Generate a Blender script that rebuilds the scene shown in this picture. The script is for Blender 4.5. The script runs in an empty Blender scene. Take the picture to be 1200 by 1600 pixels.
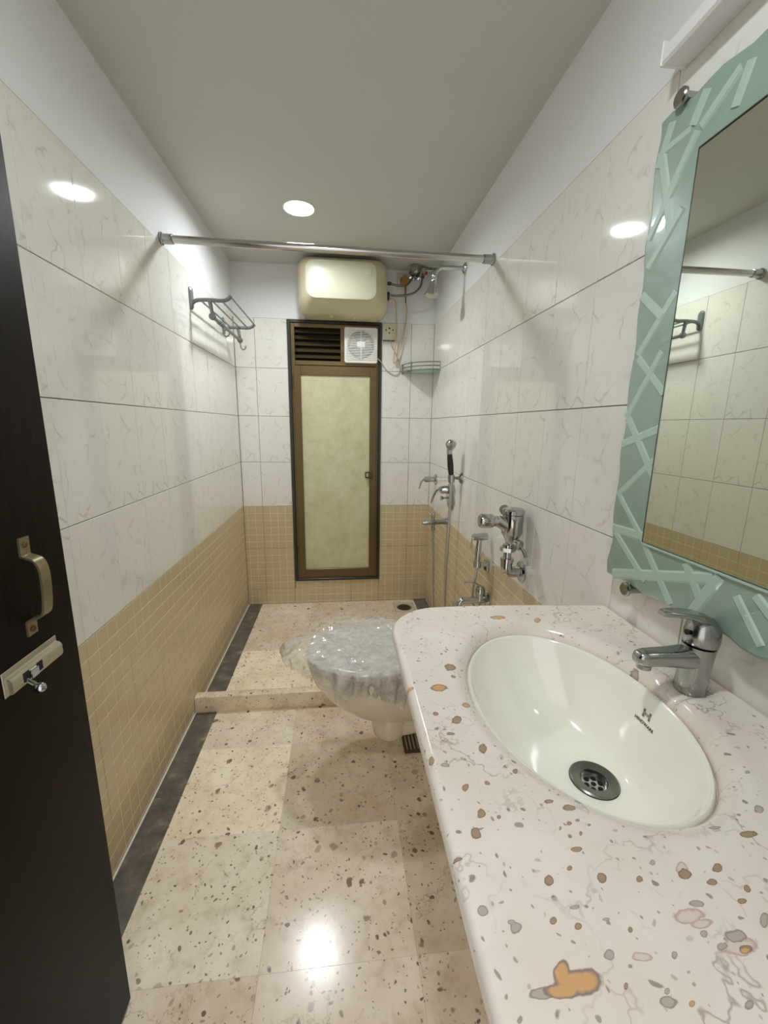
import bpy, bmesh, math, random
from mathutils import Vector, Matrix, noise
from mathutils.bvhtree import BVHTree

S = bpy.context.scene
C = S.collection
PI = math.pi

# ------------------------------------------------------------------ camera, world, exposure
cam_d = bpy.data.cameras.new('camera'); cam = bpy.data.objects.new('camera', cam_d); C.objects.link(cam)
cam_d.sensor_fit = 'VERTICAL'; cam_d.sensor_height = 32.0
cam_d.lens = 647.7154 / 1600 * 32.0
cam_d.clip_start = 0.01
_r = Vector((0.99417744, -0.10696383, 0.01303677)); _u = Vector((0.00911905, 0.20406743, 0.97891436)); _f = Vector((0.10736881, 0.97309569, -0.20385464))
m3 = Matrix((_r, _u, -_f)).transposed()
cam.matrix_world = Matrix.Translation((0.6463, 0, 1.2637)) @ m3.to_4x4()
S.camera = cam
S.view_settings.view_transform = 'Standard'; S.view_settings.look = 'None'
S.view_settings.exposure = 1.22; S.view_settings.gamma = 1.0; S.view_settings.use_curve_mapping = False
S.cycles.max_bounces = 14; S.cycles.diffuse_bounces = 6; S.cycles.glossy_bounces = 6
S.cycles.transmission_bounces = 8; S.cycles.transparent_max_bounces = 12
S.cycles.caustics_reflective = False; S.cycles.caustics_refractive = False
S.cycles.sample_clamp_indirect = 4.0
w = bpy.data.worlds.new('world'); S.world = w; w.use_nodes = True
w.node_tree.nodes['Background'].inputs[0].default_value = (0.86, 0.85, 0.83, 1)
w.node_tree.nodes['Background'].inputs[1].default_value = 0.68
LAMP_L = 140.0

W, D, H = 1.2782, 2.8486, 2.226
ZB, ZT = 0.7152, 1.9136
TP = 0.007                       # tile proud of wall

# ------------------------------------------------------------------ node helpers
class NT:
    def __init__(s, name):
        s.m = bpy.data.materials.new(name); s.m.use_nodes = True
        s.t = s.m.node_tree; s.t.nodes.clear()
        s.out = s.t.nodes.new('ShaderNodeOutputMaterial')
    def n(s, typ, ins=None, **props):
        nd = s.t.nodes.new('ShaderNode' + typ)
        for k, v in props.items(): setattr(nd, k, v)
        for k, v in (ins or {}).items():
            sk = nd.inputs[k]
            if isinstance(v, bpy.types.NodeSocket): s.t.links.new(v, sk)
            else: sk.default_value = v
        return nd
    def math(s, op, a, b=0.0, c=0.0, clamp=False):
        return s.n('Math', {0: a, 1: b, 2: c}, operation=op, use_clamp=clamp).outputs[0]
    def vm(s, op, a, b=(0, 0, 0)):
        nd = s.n('VectorMath', {0: a, 1: b}, operation=op)
        return nd.outputs['Value'] if op in ('DOT_PRODUCT', 'LENGTH') else nd.outputs[0]
    def ramp(s, f, stops, interp='LINEAR'):
        nd = s.n('ValToRGB', {0: f}); r = nd.color_ramp; r.interpolation = interp
        while len(r.elements) < len(stops): r.elements.new(0.5)
        for e, (p, c) in zip(r.elements, stops):
            e.position = p; e.color = (c[0], c[1], c[2], c[3] if len(c) > 3 else 1) if hasattr(c, '__len__') else (c, c, c, 1)
        return nd.outputs[0]
    def mix(s, f, a, b, blend='MIX'):
        nd = s.n('Mix', data_type='RGBA', blend_type=blend)
        for i, v in ((0, f), (6, a), (7, b)):
            if isinstance(v, bpy.types.NodeSocket): s.t.links.new(v, nd.inputs[i])
            else: nd.inputs[i].default_value = v if i == 0 else (v[0], v[1], v[2], 1)
        return nd.outputs[2]
    def noise(s, vec, scale, detail=3.0, rough=0.5):
        return s.n('TexNoise', {'Vector': vec, 'Scale': scale, 'Detail': detail, 'Roughness': rough})
    def bsdf(s, col, rough, metal=0.0, **kw):
        ins = {'Base Color': col if isinstance(col, bpy.types.NodeSocket) else (*col[:3], 1), 'Roughness': rough, 'Metallic': metal}
        for k, v in kw.items(): ins[k] = v
        b = s.n('BsdfPrincipled', ins)
        s.t.links.new(b.outputs[0], s.out.inputs[0]); return b
    def bump(s, h, strength=0.2, dist=0.002):
        return s.n('Bump', {'Height': h, 'Strength': strength, 'Distance': dist}).outputs[0]
    def coord(s): return s.n('TexCoord').outputs['Object']

def srgb(r, g, b):
    f = lambda c: (c / 255 / 12.92) if c / 255 <= 0.04045 else ((c / 255 + 0.055) / 1.055) ** 2.4
    return (f(r), f(g), f(b))

def simple(name, col, rough, metal=0.0, mott=0.06, scale=18.0, bump=0.0, **kw):
    k = NT(name); co = k.coord()
    nz = k.noise(co, scale, 4)
    c = k.mix(nz.outputs[0], tuple(x * (1 - mott) for x in col), tuple(min(1, x * (1 + mott)) for x in col))
    if bump: kw['Normal'] = k.bump(nz.outputs[0], bump, 0.001)
    k.bsdf(c, rough, metal, **kw)
    return k.m

M = {}
M['paint'] = simple('wall_paint', srgb(226, 226, 226), 0.75, mott=0.015, scale=6)
M['ceil'] = simple('ceiling_paint', srgb(200, 199, 192), 0.8, mott=0.02, scale=3)
M['grout'] = simple('grout', srgb(140, 130, 112), 0.8)
M['floor_grout'] = simple('floor_grout', srgb(196, 178, 150), 0.7)
M['chrome'] = simple('chrome', (0.50, 0.51, 0.51), 0.09, 1.0, mott=0.05, scale=60)
M['chrome_worn'] = simple('chrome_worn', (0.40, 0.40, 0.39), 0.2, 1.0, mott=0.12, scale=50)
M['drain'] = simple('drain_metal', (0.22, 0.22, 0.20), 0.28, 1.0, mott=0.2, scale=80)
M['steel'] = simple('steel_rod', (0.55, 0.54, 0.52), 0.16, 1.0, mott=0.08, scale=30)
M['rack'] = simple('grey_lacquer', srgb(124, 130, 128), 0.35, 0.3, mott=0.1)
M['braid'] = simple('braided_steel', (0.20, 0.20, 0.19), 0.4, 0.8, mott=0.3, scale=200)
M['hose'] = simple('grey_hose', (0.42, 0.41, 0.39), 0.35, 0.5, mott=0.15, scale=120)
M['black'] = simple('black_rubber', (0.012, 0.012, 0.013), 0.35)
M['dark'] = simple('dark_void', (0.006, 0.006, 0.006), 0.9)
M['white_plastic'] = simple('white_plastic', srgb(232, 230, 222), 0.3)
M['grey_plastic'] = simple('plastic_casing', srgb(226, 224, 224), 0.35)
M['socket'] = simple('socket_plastic', srgb(212, 206, 190), 0.35)
M['cream'] = simple('heater_cream', srgb(190, 186, 163), 0.34, mott=0.03, scale=8)
M['cream_dark'] = simple('heater_side_cream', srgb(204, 195, 162), 0.32, mott=0.05, scale=8)
M['alu'] = simple('bronze_aluminium', srgb(104, 86, 55), 0.33, 0.55, mott=0.08, scale=40)
M['alu_dark'] = simple('dark_bronze_aluminium', srgb(80, 66, 42), 0.4, 0.5, mott=0.1)  # darker bronze tone for small fittings
M['granite'] = simple('black_granite', srgb(44, 43, 39), 0.3, mott=0.4, scale=90)
M['ceramic'] = simple('basin_ceramic', srgb(246, 243, 230), 0.10, mott=0.006, scale=4, **{'Coat Weight': 0.6, 'Coat Roughness': 0.03})
M['toilet'] = simple('toilet_ceramic', srgb(226, 216, 196), 0.12, mott=0.01, scale=4)
M['seat'] = simple('toilet_seat_plastic', srgb(238, 234, 222), 0.2, mott=0.01, scale=4)
M['brass'] = simple('worn_brass', srgb(146, 136, 106), 0.38, 0.8, mott=0.2, scale=60)
M['alloy'] = simple('latch_alloy', srgb(186, 178, 156), 0.36, 0.7, mott=0.12, scale=60)
M['orange_plug'] = simple('tan_plug', srgb(176, 126, 66), 0.5)
M['cable'] = simple('cable_beige', srgb(196, 172, 124), 0.45)
M['cable_brown'] = simple('cable_brown', srgb(128, 92, 70), 0.45)
M['cable_grey'] = simple('cable_grey', srgb(176, 168, 152), 0.45)
M['red'] = simple('red_mark', srgb(176, 40, 36), 0.4)
M['drain_plate'] = simple('drain_plate_stone', srgb(200, 188, 166), 0.3, mott=0.12, scale=40)
M['rust'] = simple('rusty_iron', srgb(92, 66, 42), 0.7, 0.3, mott=0.5, scale=90)
M['ink'] = simple('print_black', (0.012, 0.012, 0.012), 0.5)
M['ink_grey'] = simple('print_grey', srgb(112, 114, 104), 0.5)
M['blade'] = simple('fan_blade_plastic', srgb(150, 146, 158), 0.3)
M['louvre'] = simple('louvre_bronze', srgb(84, 70, 44), 0.45, 0.4)

def mirror_mat():
    k = NT('mirror_silver'); k.bsdf((0.69, 0.72, 0.63), 0.015, 1.0); return k.m
M['mirror'] = mirror_mat()

def lamp_mat(name, lum):
    k = NT(name); e = k.n('Emission', {'Color': (0.90, 0.965, 1.0, 1), 'Strength': lum})
    k.t.links.new(e.outputs[0], k.out.inputs[0]); return k.m
M['lamp'] = lamp_mat('lamp_diffuser', LAMP_L)
M['lamp_2'] = lamp_mat('lamp_diffuser_unseen', LAMP_L * 0.60)

def door_mat():
    k = NT('dark_wood'); co = k.coord()
    mp = k.n('Mapping', {'Vector': co, 'Scale': (1, 14, 1.2)}).outputs[0]
    nz = k.noise(mp, 9, 6, 0.6).outputs[0]
    c = k.ramp(nz, [(0.35, srgb(13, 9, 7)), (0.6, srgb(24, 15, 9)), (0.8, srgb(40, 24, 13))])
    k.bsdf(c, 0.5, Normal=k.bump(nz, 0.15, 0.001), **{'Specular IOR Level': 0.09}); return k.m
M['door'] = door_mat()

def film_pane_mat():
    k = NT('window_film'); co = k.coord()
    a = k.noise(co, 14, 6, 0.65).outputs[0]; b = k.noise(co, 5, 3).outputs[0]
    c = k.ramp(k.math('ADD', k.math('MULTIPLY', a, 0.6), k.math('MULTIPLY', b, 0.4)),
               [(0.35, srgb(184, 178, 140)), (0.5, srgb(198, 193, 156)), (0.65, srgb(208, 204, 174))])
    k.bsdf(c, 0.32); return k.m
M['pane'] = film_pane_mat()

def tile_mat():
    k = NT('white_marbled_tile'); co = k.coord()
    rnd = k.n('ObjectInfo').outputs['Random']
    off = k.n('CombineXYZ', {0: k.math('MULTIPLY', k.math('FLOOR', k.math('MULTIPLY', rnd, 5.0)), 3.7), 1: 0.0, 2: k.math('MULTIPLY', k.math('FLOOR', k.math('MULTIPLY', rnd, 5.0)), 5.1)}).outputs[0]
    p = k.vm('ADD', co, off)
    dis = k.noise(p, 9, 3)
    pv = k.vm('ADD', p, k.vm('MULTIPLY', k.vm('SUBTRACT', dis.outputs['Color'], (0.5, 0.5, 0.5)), (0.12, 0.12, 0.12)))
    rot = k.n('Mapping', {'Vector': pv, 'Rotation': (0.5, 0.6, 0.5), 'Scale': (1.0, 1.0, 0.6)}).outputs[0]
    v = k.n('TexVoronoi', {'Vector': rot, 'Scale': 13.0}, feature='DISTANCE_TO_EDGE').outputs['Distance']
    line = k.n('MapRange', {0: v, 1: 0.0, 2: 0.045, 3: 1.0, 4: 0.0}).outputs[0]
    msk = k.n('MapRange', {0: k.noise(p, 15, 3).outputs[0], 1: 0.50, 2: 0.66, 3: 0.0, 4: 1.0}).outputs[0]
    vein = k.math('MULTIPLY', line, msk)
    cloud = k.noise(p, 6, 3).outputs[0]
    base = k.mix(cloud, srgb(224, 220, 211), srgb(232, 229, 221))
    base = k.mix(k.math('MULTIPLY', vein, 0.46), base, srgb(150, 136, 110))
    base = k.mix(k.math('MULTIPLY', k.n('MapRange', {0: k.noise(p, 22, 2).outputs[0], 1: 0.58, 2: 0.75}).outputs[0], 0.22), base, srgb(186, 172, 148))
    k.bsdf(base, 0.055, Normal=k.bump(k.noise(k.coord(), 16, 2).outputs[0], 0.06, 0.002), **{'IOR': 1.5})
    return k.m
M['tile'] = tile_mat()

def beige_mats():
    k = NT('beige_mosaic_pad'); co = k.coord()
    nz = k.noise(co, 30, 3).outputs[0]; rnd = k.n('ObjectInfo').outputs['Random']
    c = k.mix(nz, srgb(196, 178, 142), srgb(204, 188, 154))
    c = k.mix(k.math('MULTIPLY', rnd, 0.25), c, srgb(190, 170, 134))
    k.bsdf(c, 0.2); M['beige'] = k.m
    M['beige_line'] = simple('beige_mosaic_line', srgb(226, 212, 176), 0.4, mott=0.03)
beige_mats()

# spots of the counter stone: (x, y, inverse affine of its ellipse)
SPB = [(0.8300,0.4490,166,-58,-11,-121),(0.7840,0.3400,172,-57,-13,-131),(0.7970,0.3600,186,-64,-16,-164),(0.7900,0.3930,238,-74,-18,-191),(0.8100,0.5070,133,-38,-11,-116),(0.8570,0.4110,246,-106,-22,-231),(0.8350,0.2880,189,-97,-21,-212),(0.8870,0.2850,185,-122,-17,-178),(0.8440,0.2510,250,-150,-36,-364),(0.9700,0.2230,174,-184,-34,-339),(0.8950,0.3580,121,-69,-27,-281),(0.8350,0.6360,97,-26,-10,-113),(0.8160,0.3980,285,-102,-30,-317),(0.9210,0.2800,346,-264,-29,-299),(0.9870,0.2710,170,-165,-30,-302),(0.9990,0.2550,197,-207,-43,-435),(0.8860,0.2450,434,-319,-55,-552),(0.8570,0.2110,484,-350,-46,-457),(0.7840,0.5210,262,-61,-22,-241),(0.8330,0.6080,227,-63,-19,-220),(1.0670,0.3110,90,-96,-23,-240),(0.7580,0.3160,209,-60,-45,-466),(0.8240,0.2580,348,-184,-35,-355),(0.8150,0.3540,400,-156,-43,-444),(0.8790,0.3260,360,-207,-41,-420),(0.8920,0.3270,476,-288,-35,-364),(0.8860,0.3400,348,-200,-38,-393),(0.9070,0.3360,463,-290,-53,-554),(0.8780,0.3130,135,-80,-43,-447),(0.8780,0.3680,165,-86,-29,-306),(0.8610,0.2960,345,-198,-33,-342),(0.7590,0.4370,271,-61,-13,-140),(0.9680,0.2800,138,-123,-16,-159),(1.0040,0.2820,185,-182,-24,-243),(1.0140,0.2640,279,-296,-28,-285)]
SPG = [(0.7920,0.2130,90,-46,-30,-300),(0.7670,0.2700,194,-68,-22,-228),(0.7910,0.2540,199,-87,-22,-221),(0.7890,0.2580,297,-127,-43,-435),(0.8480,0.2650,198,-116,-50,-503),(0.9580,0.2560,124,-115,-39,-397),(0.9090,0.2260,299,-256,-34,-346),(0.8830,0.1990,151,-127,-26,-264),(0.8860,0.2050,482,-404,-40,-398),(0.9700,0.2320,100,-103,-20,-205),(0.9410,0.1930,175,-187,-32,-323),(0.8570,0.2310,203,-137,-27,-269),(0.9530,0.2260,194,-193,-39,-393),(1.0060,0.2410,203,-226,-16,-162),(0.8710,0.2540,285,-191,-70,-704),(1.1410,0.3840,254,-269,-39,-412),(0.8350,0.6360,80,-21,-7,-85),(0.7740,0.4280,176,-45,-23,-251),(1.1050,0.3350,141,-155,-17,-182),(1.0380,0.3230,134,-130,-44,-462),(0.9450,0.2940,331,-265,-46,-473),(1.1590,0.6080,75,-56,-7,-84),(1.1010,0.6490,133,-83,-13,-153),(0.9450,0.2360,244,-230,-37,-373)]
SPT = [(0.8020,0.5800,68,-16,-9,-100),(0.8340,0.5380,144,-44,-13,-150),(1.0740,0.7960,137,-67,-8,-94),(0.9910,0.8150,53,-20,-9,-107),(0.8130,0.2240,150,-82,-10,-106),(0.8230,0.2170,46,-27,-11,-115),(0.8090,0.2130,62,-34,-20,-200),(0.8990,0.1970,326,-295,-49,-484),(0.7560,0.5860,137,-23,-21,-240),(0.9680,0.2220,218,-230,-40,-398)]
SPP = [(0.9430,0.2490,59,-53,-17,-173),(0.9490,0.2430,84,-78,-24,-239),(0.8830,0.2270,114,-88,-27,-272),(0.9700,0.2850,136,-120,-17,-170),(0.9660,0.2250,58,-60,-14,-139)]

def stone_base(k, p, light, warm, speck_scale, speck_amt, vein_amt, random_spots):
    """fossil limestone: clouds, brown oval fossils with grey rims, small specks, hairline veins"""
    d1 = k.noise(p, 26, 3).outputs['Color']
    pd = k.vm('ADD', p, k.vm('MULTIPLY', k.vm('SUBTRACT', d1, (0.5, 0.5, 0.5)), (0.03, 0.03, 0.03)))
    base = k.mix(k.ramp(k.noise(pd, 5.5, 4, 0.6).outputs[0], [(0.35, 0.0), (0.65, 1.0)]), light, warm)
    # veins
    d2 = k.noise(p, 12, 4, 0.6).outputs['Color']
    pv = k.vm('ADD', p, k.vm('MULTIPLY', k.vm('SUBTRACT', d2, (0.5, 0.5, 0.5)), (0.16, 0.16, 0.16)))
    v = k.n('TexVoronoi', {'Vector': pv, 'Scale': 6.5}, feature='DISTANCE_TO_EDGE').outputs['Distance']
    vl = k.n('MapRange', {0: v, 1: 0.0, 2: 0.016, 3: 1.0, 4: 0.0}).outputs[0]
    vm_ = k.n('MapRange', {0: k.noise(p, 8, 3).outputs[0], 1: 0.46, 2: 0.62}).outputs[0]
    base = k.mix(k.math('MULTIPLY', k.math('MULTIPLY', vl, vm_), vein_amt), base, srgb(140, 112, 96))
    # squiggles
    v2 = k.n('TexVoronoi', {'Vector': pv, 'Scale': 22.0}, feature='DISTANCE_TO_EDGE').outputs['Distance']
    sl = k.n('MapRange', {0: v2, 1: 0.0, 2: 0.05, 3: 1.0, 4: 0.0}).outputs[0]
    sm = k.n('MapRange', {0: k.noise(p, 17, 3).outputs[0], 1: 0.56, 2: 0.68}).outputs[0]
    base = k.mix(k.math('MULTIPLY', k.math('MULTIPLY', sl, sm), 0.6 * vein_amt), base, srgb(150, 128, 112))
    # specks of random size
    for sc, thr, col, amt in ((speck_scale, 0.19 if random_spots else 0.16, srgb(112, 92, 78), speck_amt), (speck_scale * 2.1, 0.25 if random_spots else 0.20, srgb(130, 110, 92), speck_amt * 0.95)) + (((speck_scale * 0.5, 0.19, srgb(128, 102, 80), speck_amt),) if random_spots else ()):
        vo = k.n('TexVoronoi', {'Vector': pd, 'Scale': sc, 'Randomness': 1.0})
        rr = k.n('SeparateColor', {0: vo.outputs['Color']})
        rad = k.math('MULTIPLY', k.math('SUBTRACT', rr.outputs[0], 0.45), thr / 0.55 * 1.4)
        dd = k.math('SUBTRACT', vo.outputs['Distance'], rad)
        mk = k.n('MapRange', {0: dd, 1: -0.03, 2: 0.03, 3: 1.0, 4: 0.0}).outputs[0]
        mk = k.math('MULTIPLY', mk, k.n('MapRange', {0: rr.outputs[1], 1: 0.1, 2: 0.6, 3: 0.45, 4: 1.0}).outputs[0])
        base = k.mix(k.math('MULTIPLY', mk, amt), base, col)
    return base, pd

def spots(k, p, base, lst, inner, rim, wob):
    acc = None
    for (x, y, a, b, c, d) in lst:
        q = k.vm('SUBTRACT', p, (x, y, 0.0))
        e0 = k.vm('DOT_PRODUCT', q, (a, b, 0.0)); e1 = k.vm('DOT_PRODUCT', q, (c, d, 0.0))
        l = k.vm('LENGTH', k.n('CombineXYZ', {0: e0, 1: e1}).outputs[0])
        acc = l if acc is None else k.math('SMOOTH_MIN', acc, l, 0.3)
    acc = k.math('ADD', acc, wob)
    m = k.n('MapRange', {0: acc, 1: 0.86, 2: 0.98, 3: 1.0, 4: 0.0}).outputs[0]
    col = k.mix(k.n('MapRange', {0: acc, 1: 0.6, 2: 0.8}).outputs[0], inner, rim)
    return k.mix(m, base, col)

def counter_mat():
    k = NT('counter_limestone'); p = k.coord()
    base, pd = stone_base(k, p, srgb(238, 229, 218), srgb(229, 216, 202), 60.0, 0.72, 0.6, False)
    wz = k.noise(p, 95, 3).outputs[0]
    wob = k.math('MULTIPLY', k.math('SUBTRACT', wz, 0.5), 1.1)
    flat = k.vm('MULTIPLY', k.vm('ADD', k.vm('MULTIPLY', pd, (0.25, 0.25, 0)), k.vm('MULTIPLY', p, (0.75, 0.75, 0))), (1, 1, 0))
    base = spots(k, flat, base, SPP, srgb(222, 206, 194), srgb(202, 172, 160), wob)
    base = spots(k, flat, base, SPG, srgb(186, 174, 162), srgb(160, 145, 134), wob)
    base = spots(k, flat, base, SPB, srgb(172, 144, 116), srgb(138, 118, 104), wob)
    base = spots(k, flat, base, SPT, srgb(214, 166, 116), srgb(148, 130, 120), k.math('MULTIPLY', wob, 0.5))
    k.bsdf(base, 0.16, **{'IOR': 1.5}); return k.m
M['counter'] = counter_mat()

def floor_mat():
    k = NT('floor_limestone'); co = k.coord()
    oi = k.n('ObjectInfo')
    p = k.vm('ADD', co, k.vm('MULTIPLY', k.n('CombineXYZ', {0: oi.outputs['Random'], 1: oi.outputs['Random'], 2: 0.0}).outputs[0], (23.0, 17.0, 0)))
    base, pd = stone_base(k, p, srgb(246, 235, 216), srgb(230, 213, 188), 44.0, 0.95, 0.5, True)
    base = k.mix(k.math('MULTIPLY', k.n('MapRange', {0: k.noise(p, 21, 4, 0.65).outputs[0], 1: 0.5, 2: 0.72}).outputs[0], 0.45), base, srgb(190, 164, 132))
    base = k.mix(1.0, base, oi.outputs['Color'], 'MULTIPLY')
    r = k.n('MapRange', {0: k.noise(co, 4, 3).outputs[0], 1: 0.3, 2: 0.7, 3: 0.17, 4: 0.27}).outputs[0]
    k.bsdf(base, r, Normal=k.bump(k.noise(co, 30, 2).outputs[0], 0.05, 0.001)); return k.m
M['floor'] = floor_mat()

def strip_mat():
    k = NT('dark_border_marble'); co = k.coord()
    oi = k.n('ObjectInfo')
    p = k.vm('ADD', co, k.n('CombineXYZ', {0: k.math('MULTIPLY', oi.outputs['Random'], 11.0), 1: 0.0, 2: 0.0}).outputs[0])
    a = k.noise(p, 16, 6, 0.65).outputs[0]
    c = k.ramp(a, [(0.3, srgb(80, 75, 68)), (0.52, srgb(106, 100, 92)), (0.62, srgb(126, 117, 106)), (0.72, srgb(176, 160, 138))])
    k.bsdf(c, 0.28); return k.m
M['strip'] = strip_mat()

def frost_mat(name, c0, c1, rough):
    k = NT(name); co = k.coord()
    a = k.noise(co, 40, 4, 0.6).outputs[0]
    k.bsdf(k.mix(a, c0, c1), rough, Normal=k.bump(k.noise(co, 28, 2).outputs[0], 0.35, 0.003), **{'Coat Weight': 1.0, 'Coat Roughness': 0.04}); return k.m
M['frost'] = frost_mat('sea_green_glass', srgb(130, 153, 139), srgb(144, 166, 151), 0.35)
M['frost_band'] = frost_mat('sea_green_glass_etched', srgb(164, 188, 173), srgb(172, 194, 180), 0.4)

def clear_glass():
    k = NT('shelf_glass')
    g = k.n('BsdfGlass', {'Color': (0.80, 0.93, 0.87, 1), 'Roughness': 0.02, 'IOR': 1.45})
    t = k.n('BsdfTransparent', {'Color': (0.85, 0.95, 0.9, 1)})
    mx = k.n('MixShader', {0: 0.5, 1: g.outputs[0], 2: t.outputs[0]})
    k.t.links.new(mx.outputs[0], k.out.inputs[0]); return k.m
M['glass'] = clear_glass()

def film_mat():
    k = NT('clear_plastic_film'); co = k.coord()
    dd = k.noise(co, 7, 2).outputs['Color']
    cw = k.vm('ADD', co, k.vm('MULTIPLY', k.vm('SUBTRACT', dd, (0.5, 0.5, 0.5)), (0.12, 0.12, 0.12)))
    v1 = k.n('TexVoronoi', {'Vector': cw, 'Scale': 17.0}, feature='DISTANCE_TO_EDGE').outputs['Distance']
    v2 = k.n('TexVoronoi', {'Vector': cw, 'Scale': 41.0}, feature='F1').outputs['Distance']
    v3 = k.n('TexVoronoi', {'Vector': cw, 'Scale': 19.0}, feature='F1').outputs['Distance']
    hgt = k.math('ADD', k.math('MULTIPLY', v2, 0.35), v3)
    crease = k.n('MapRange', {0: v1, 1: 0.0, 2: 0.10, 3: 1.0, 4: 0.0}).outputs[0]
    nz2 = k.noise(co, 13, 4, 0.6).outputs[0]
    nrm = k.bump(hgt, 0.55, 0.012)
    df = k.n('BsdfDiffuse', {'Color': (0.90, 0.88, 0.85, 1), 'Normal': nrm})
    tl = k.n('BsdfTranslucent', {'Color': (0.90, 0.88, 0.85, 1), 'Normal': nrm})
    dt = k.n('MixShader', {0: 0.45, 1: df.outputs[0], 2: tl.outputs[0]})
    t = k.n('BsdfTransparent', {'Color': (0.985, 0.985, 0.98, 1)})
    fac = k.math('ADD', k.n('MapRange', {0: nz2, 1: 0.35, 2: 0.68, 3: 0.20, 4: 0.46}).outputs[0], k.math('MULTIPLY', crease, k.math('MULTIPLY', nz2, 0.45)), clamp=True)
    mx = k.n('MixShader', {0: fac, 1: t.outputs[0], 2: dt.outputs[0]})
    gl = k.n('BsdfGlossy', {'Color': (1, 1, 1, 1), 'Roughness': 0.09, 'Normal': nrm})
    lw = k.n('LayerWeight', {'Blend': 0.32, 'Normal': nrm}).outputs['Fresnel']
    m2 = k.n('MixShader', {0: k.math('MULTIPLY', lw, 0.8), 1: mx.outputs[0], 2: gl.outputs[0]})
    k.t.links.new(m2.outputs[0], k.out.inputs[0]); return k.m
M['film'] = film_mat()

# ------------------------------------------------------------------ mesh helpers
def V(*a): return Vector(a)
def box(bm, x0, x1, y0, y1, z0, z1, bev=0.0, seg=1, mi=0):
    b = bmesh.new()
    bmesh.ops.create_cube(b, size=1)
    for v in b.verts:
        v.co = V(x0 + (v.co.x + .5) * (x1 - x0), y0 + (v.co.y + .5) * (y1 - y0), z0 + (v.co.z + .5) * (z1 - z0))
    if bev: bmesh.ops.bevel(b, geom=b.edges[:], offset=bev, segments=seg, affect='EDGES', profile=0.5)
    for f in b.faces: f.material_index = mi
    merge(bm, b)
def merge(bm, b, mat=None):
    mp = {v: bm.verts.new(mat @ v.co if mat else v.co) for v in b.verts}
    for f in b.faces:
        try:
            nf = bm.faces.new([mp[v] for v in f.verts]); nf.material_index = f.material_index
        except ValueError: pass
    b.free()
def loft(bm, rings, cap0=True, cap1=True, mi=0):
    vs = [[bm.verts.new(p) for p in r] for r in rings]; n = len(vs[0])
    for a, b in zip(vs, vs[1:]):
        for i in range(n):
            f = bm.faces.new((a[i], a[(i + 1) % n], b[(i + 1) % n], b[i])); f.material_index = mi
    if cap0: bm.faces.new(vs[0][::-1]).material_index = mi
    if cap1: bm.faces.new(vs[-1]).material_index = mi
    return vs
def basis(ax):
    ax = Vector(ax).normalized(); t = V(0, 0, 1) if abs(ax.z) < 0.9 else V(1, 0, 0)
    a = ax.cross(t).normalized(); b = ax.cross(a); return a, b, ax
def lathe(bm, prof, o, ax=(0, 0, 1), seg=28, mi=0, caps=True):
    a, b, ax = basis(ax); o = Vector(o)
    rings = [[o + ax * h + (a * math.cos(2 * PI * i / seg) + b * math.sin(2 * PI * i / seg)) * max(r, 1e-4) for i in range(seg)] for r, h in prof]
    loft(bm, rings, caps, caps, mi=mi)
def catmull(pts, n=8):
    P = [Vector(p) for p in pts]; P = [P[0] * 2 - P[1]] + P + [P[-1] * 2 - P[-2]]; out = []
    for i in range(1, len(P) - 2):
        p0, p1, p2, p3 = P[i - 1:i + 3]
        for j in range(n):
            t = j / n
            out.append(0.5 * ((2 * p1) + (p2 - p0) * t + (2 * p0 - 5 * p1 + 4 * p2 - p3) * t * t + (3 * p1 - p0 - 3 * p2 + p3) * t ** 3))
    out.append(P[-2]); return out
def tube(bm, pts, r, seg=10, smooth=0, mi=0, flat=1.0, up=None):
    """r: number or function of 0..1; flat squashes along the second axis"""
    P = catmull(pts, smooth) if smooth else [Vector(p) for p in pts]
    T = []
    for i in range(len(P)):
        d = P[min(i + 1, len(P) - 1)] - P[max(i - 1, 0)]; T.append(d.normalized())
    a = basis(T[0])[0] if up is None else (Vector(up) - T[0] * T[0].dot(Vector(up))).normalized()
    rings = []
    for i, (p, t) in enumerate(zip(P, T)):
        a = (a - t * a.dot(t)).normalized(); b = t.cross(a)
        q = i / (len(P) - 1); rr = r(q) if callable(r) else r
        rings.append([p + (a * math.cos(2 * PI * j / seg) + b * math.sin(2 * PI * j / seg) * flat) * rr for j in range(seg)])
    loft(bm, rings, mi=mi)
def ribbon(bm, pts, wv, wd, th, smooth=0):
    P = catmull(pts, smooth) if smooth else [Vector(p) for p in pts]; wv = Vector(wv).normalized(); rings = []
    for i, p in enumerate(P):
        t = (P[min(i + 1, len(P) - 1)] - P[max(i - 1, 0)]).normalized(); nn = t.cross(wv).normalized()
        rings.append([p + wv * wd / 2 + nn * th / 2, p - wv * wd / 2 + nn * th / 2, p - wv * wd / 2 - nn * th / 2, p + wv * wd / 2 - nn * th / 2])
    loft(bm, rings)
def rrect(cx, cz, hx, hz, r, n=6):
    pts = []
    for sx, sz, a0 in ((1, 1, 0), (-1, 1, PI / 2), (-1, -1, PI), (1, -1, 1.5 * PI)):
        for i in range(n + 1):
            a = a0 + PI / 2 * i / n
            pts.append((cx + sx * (hx - r) + r * math.cos(a), cz + sz * (hz - r) + r * math.sin(a)))
    return pts

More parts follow.
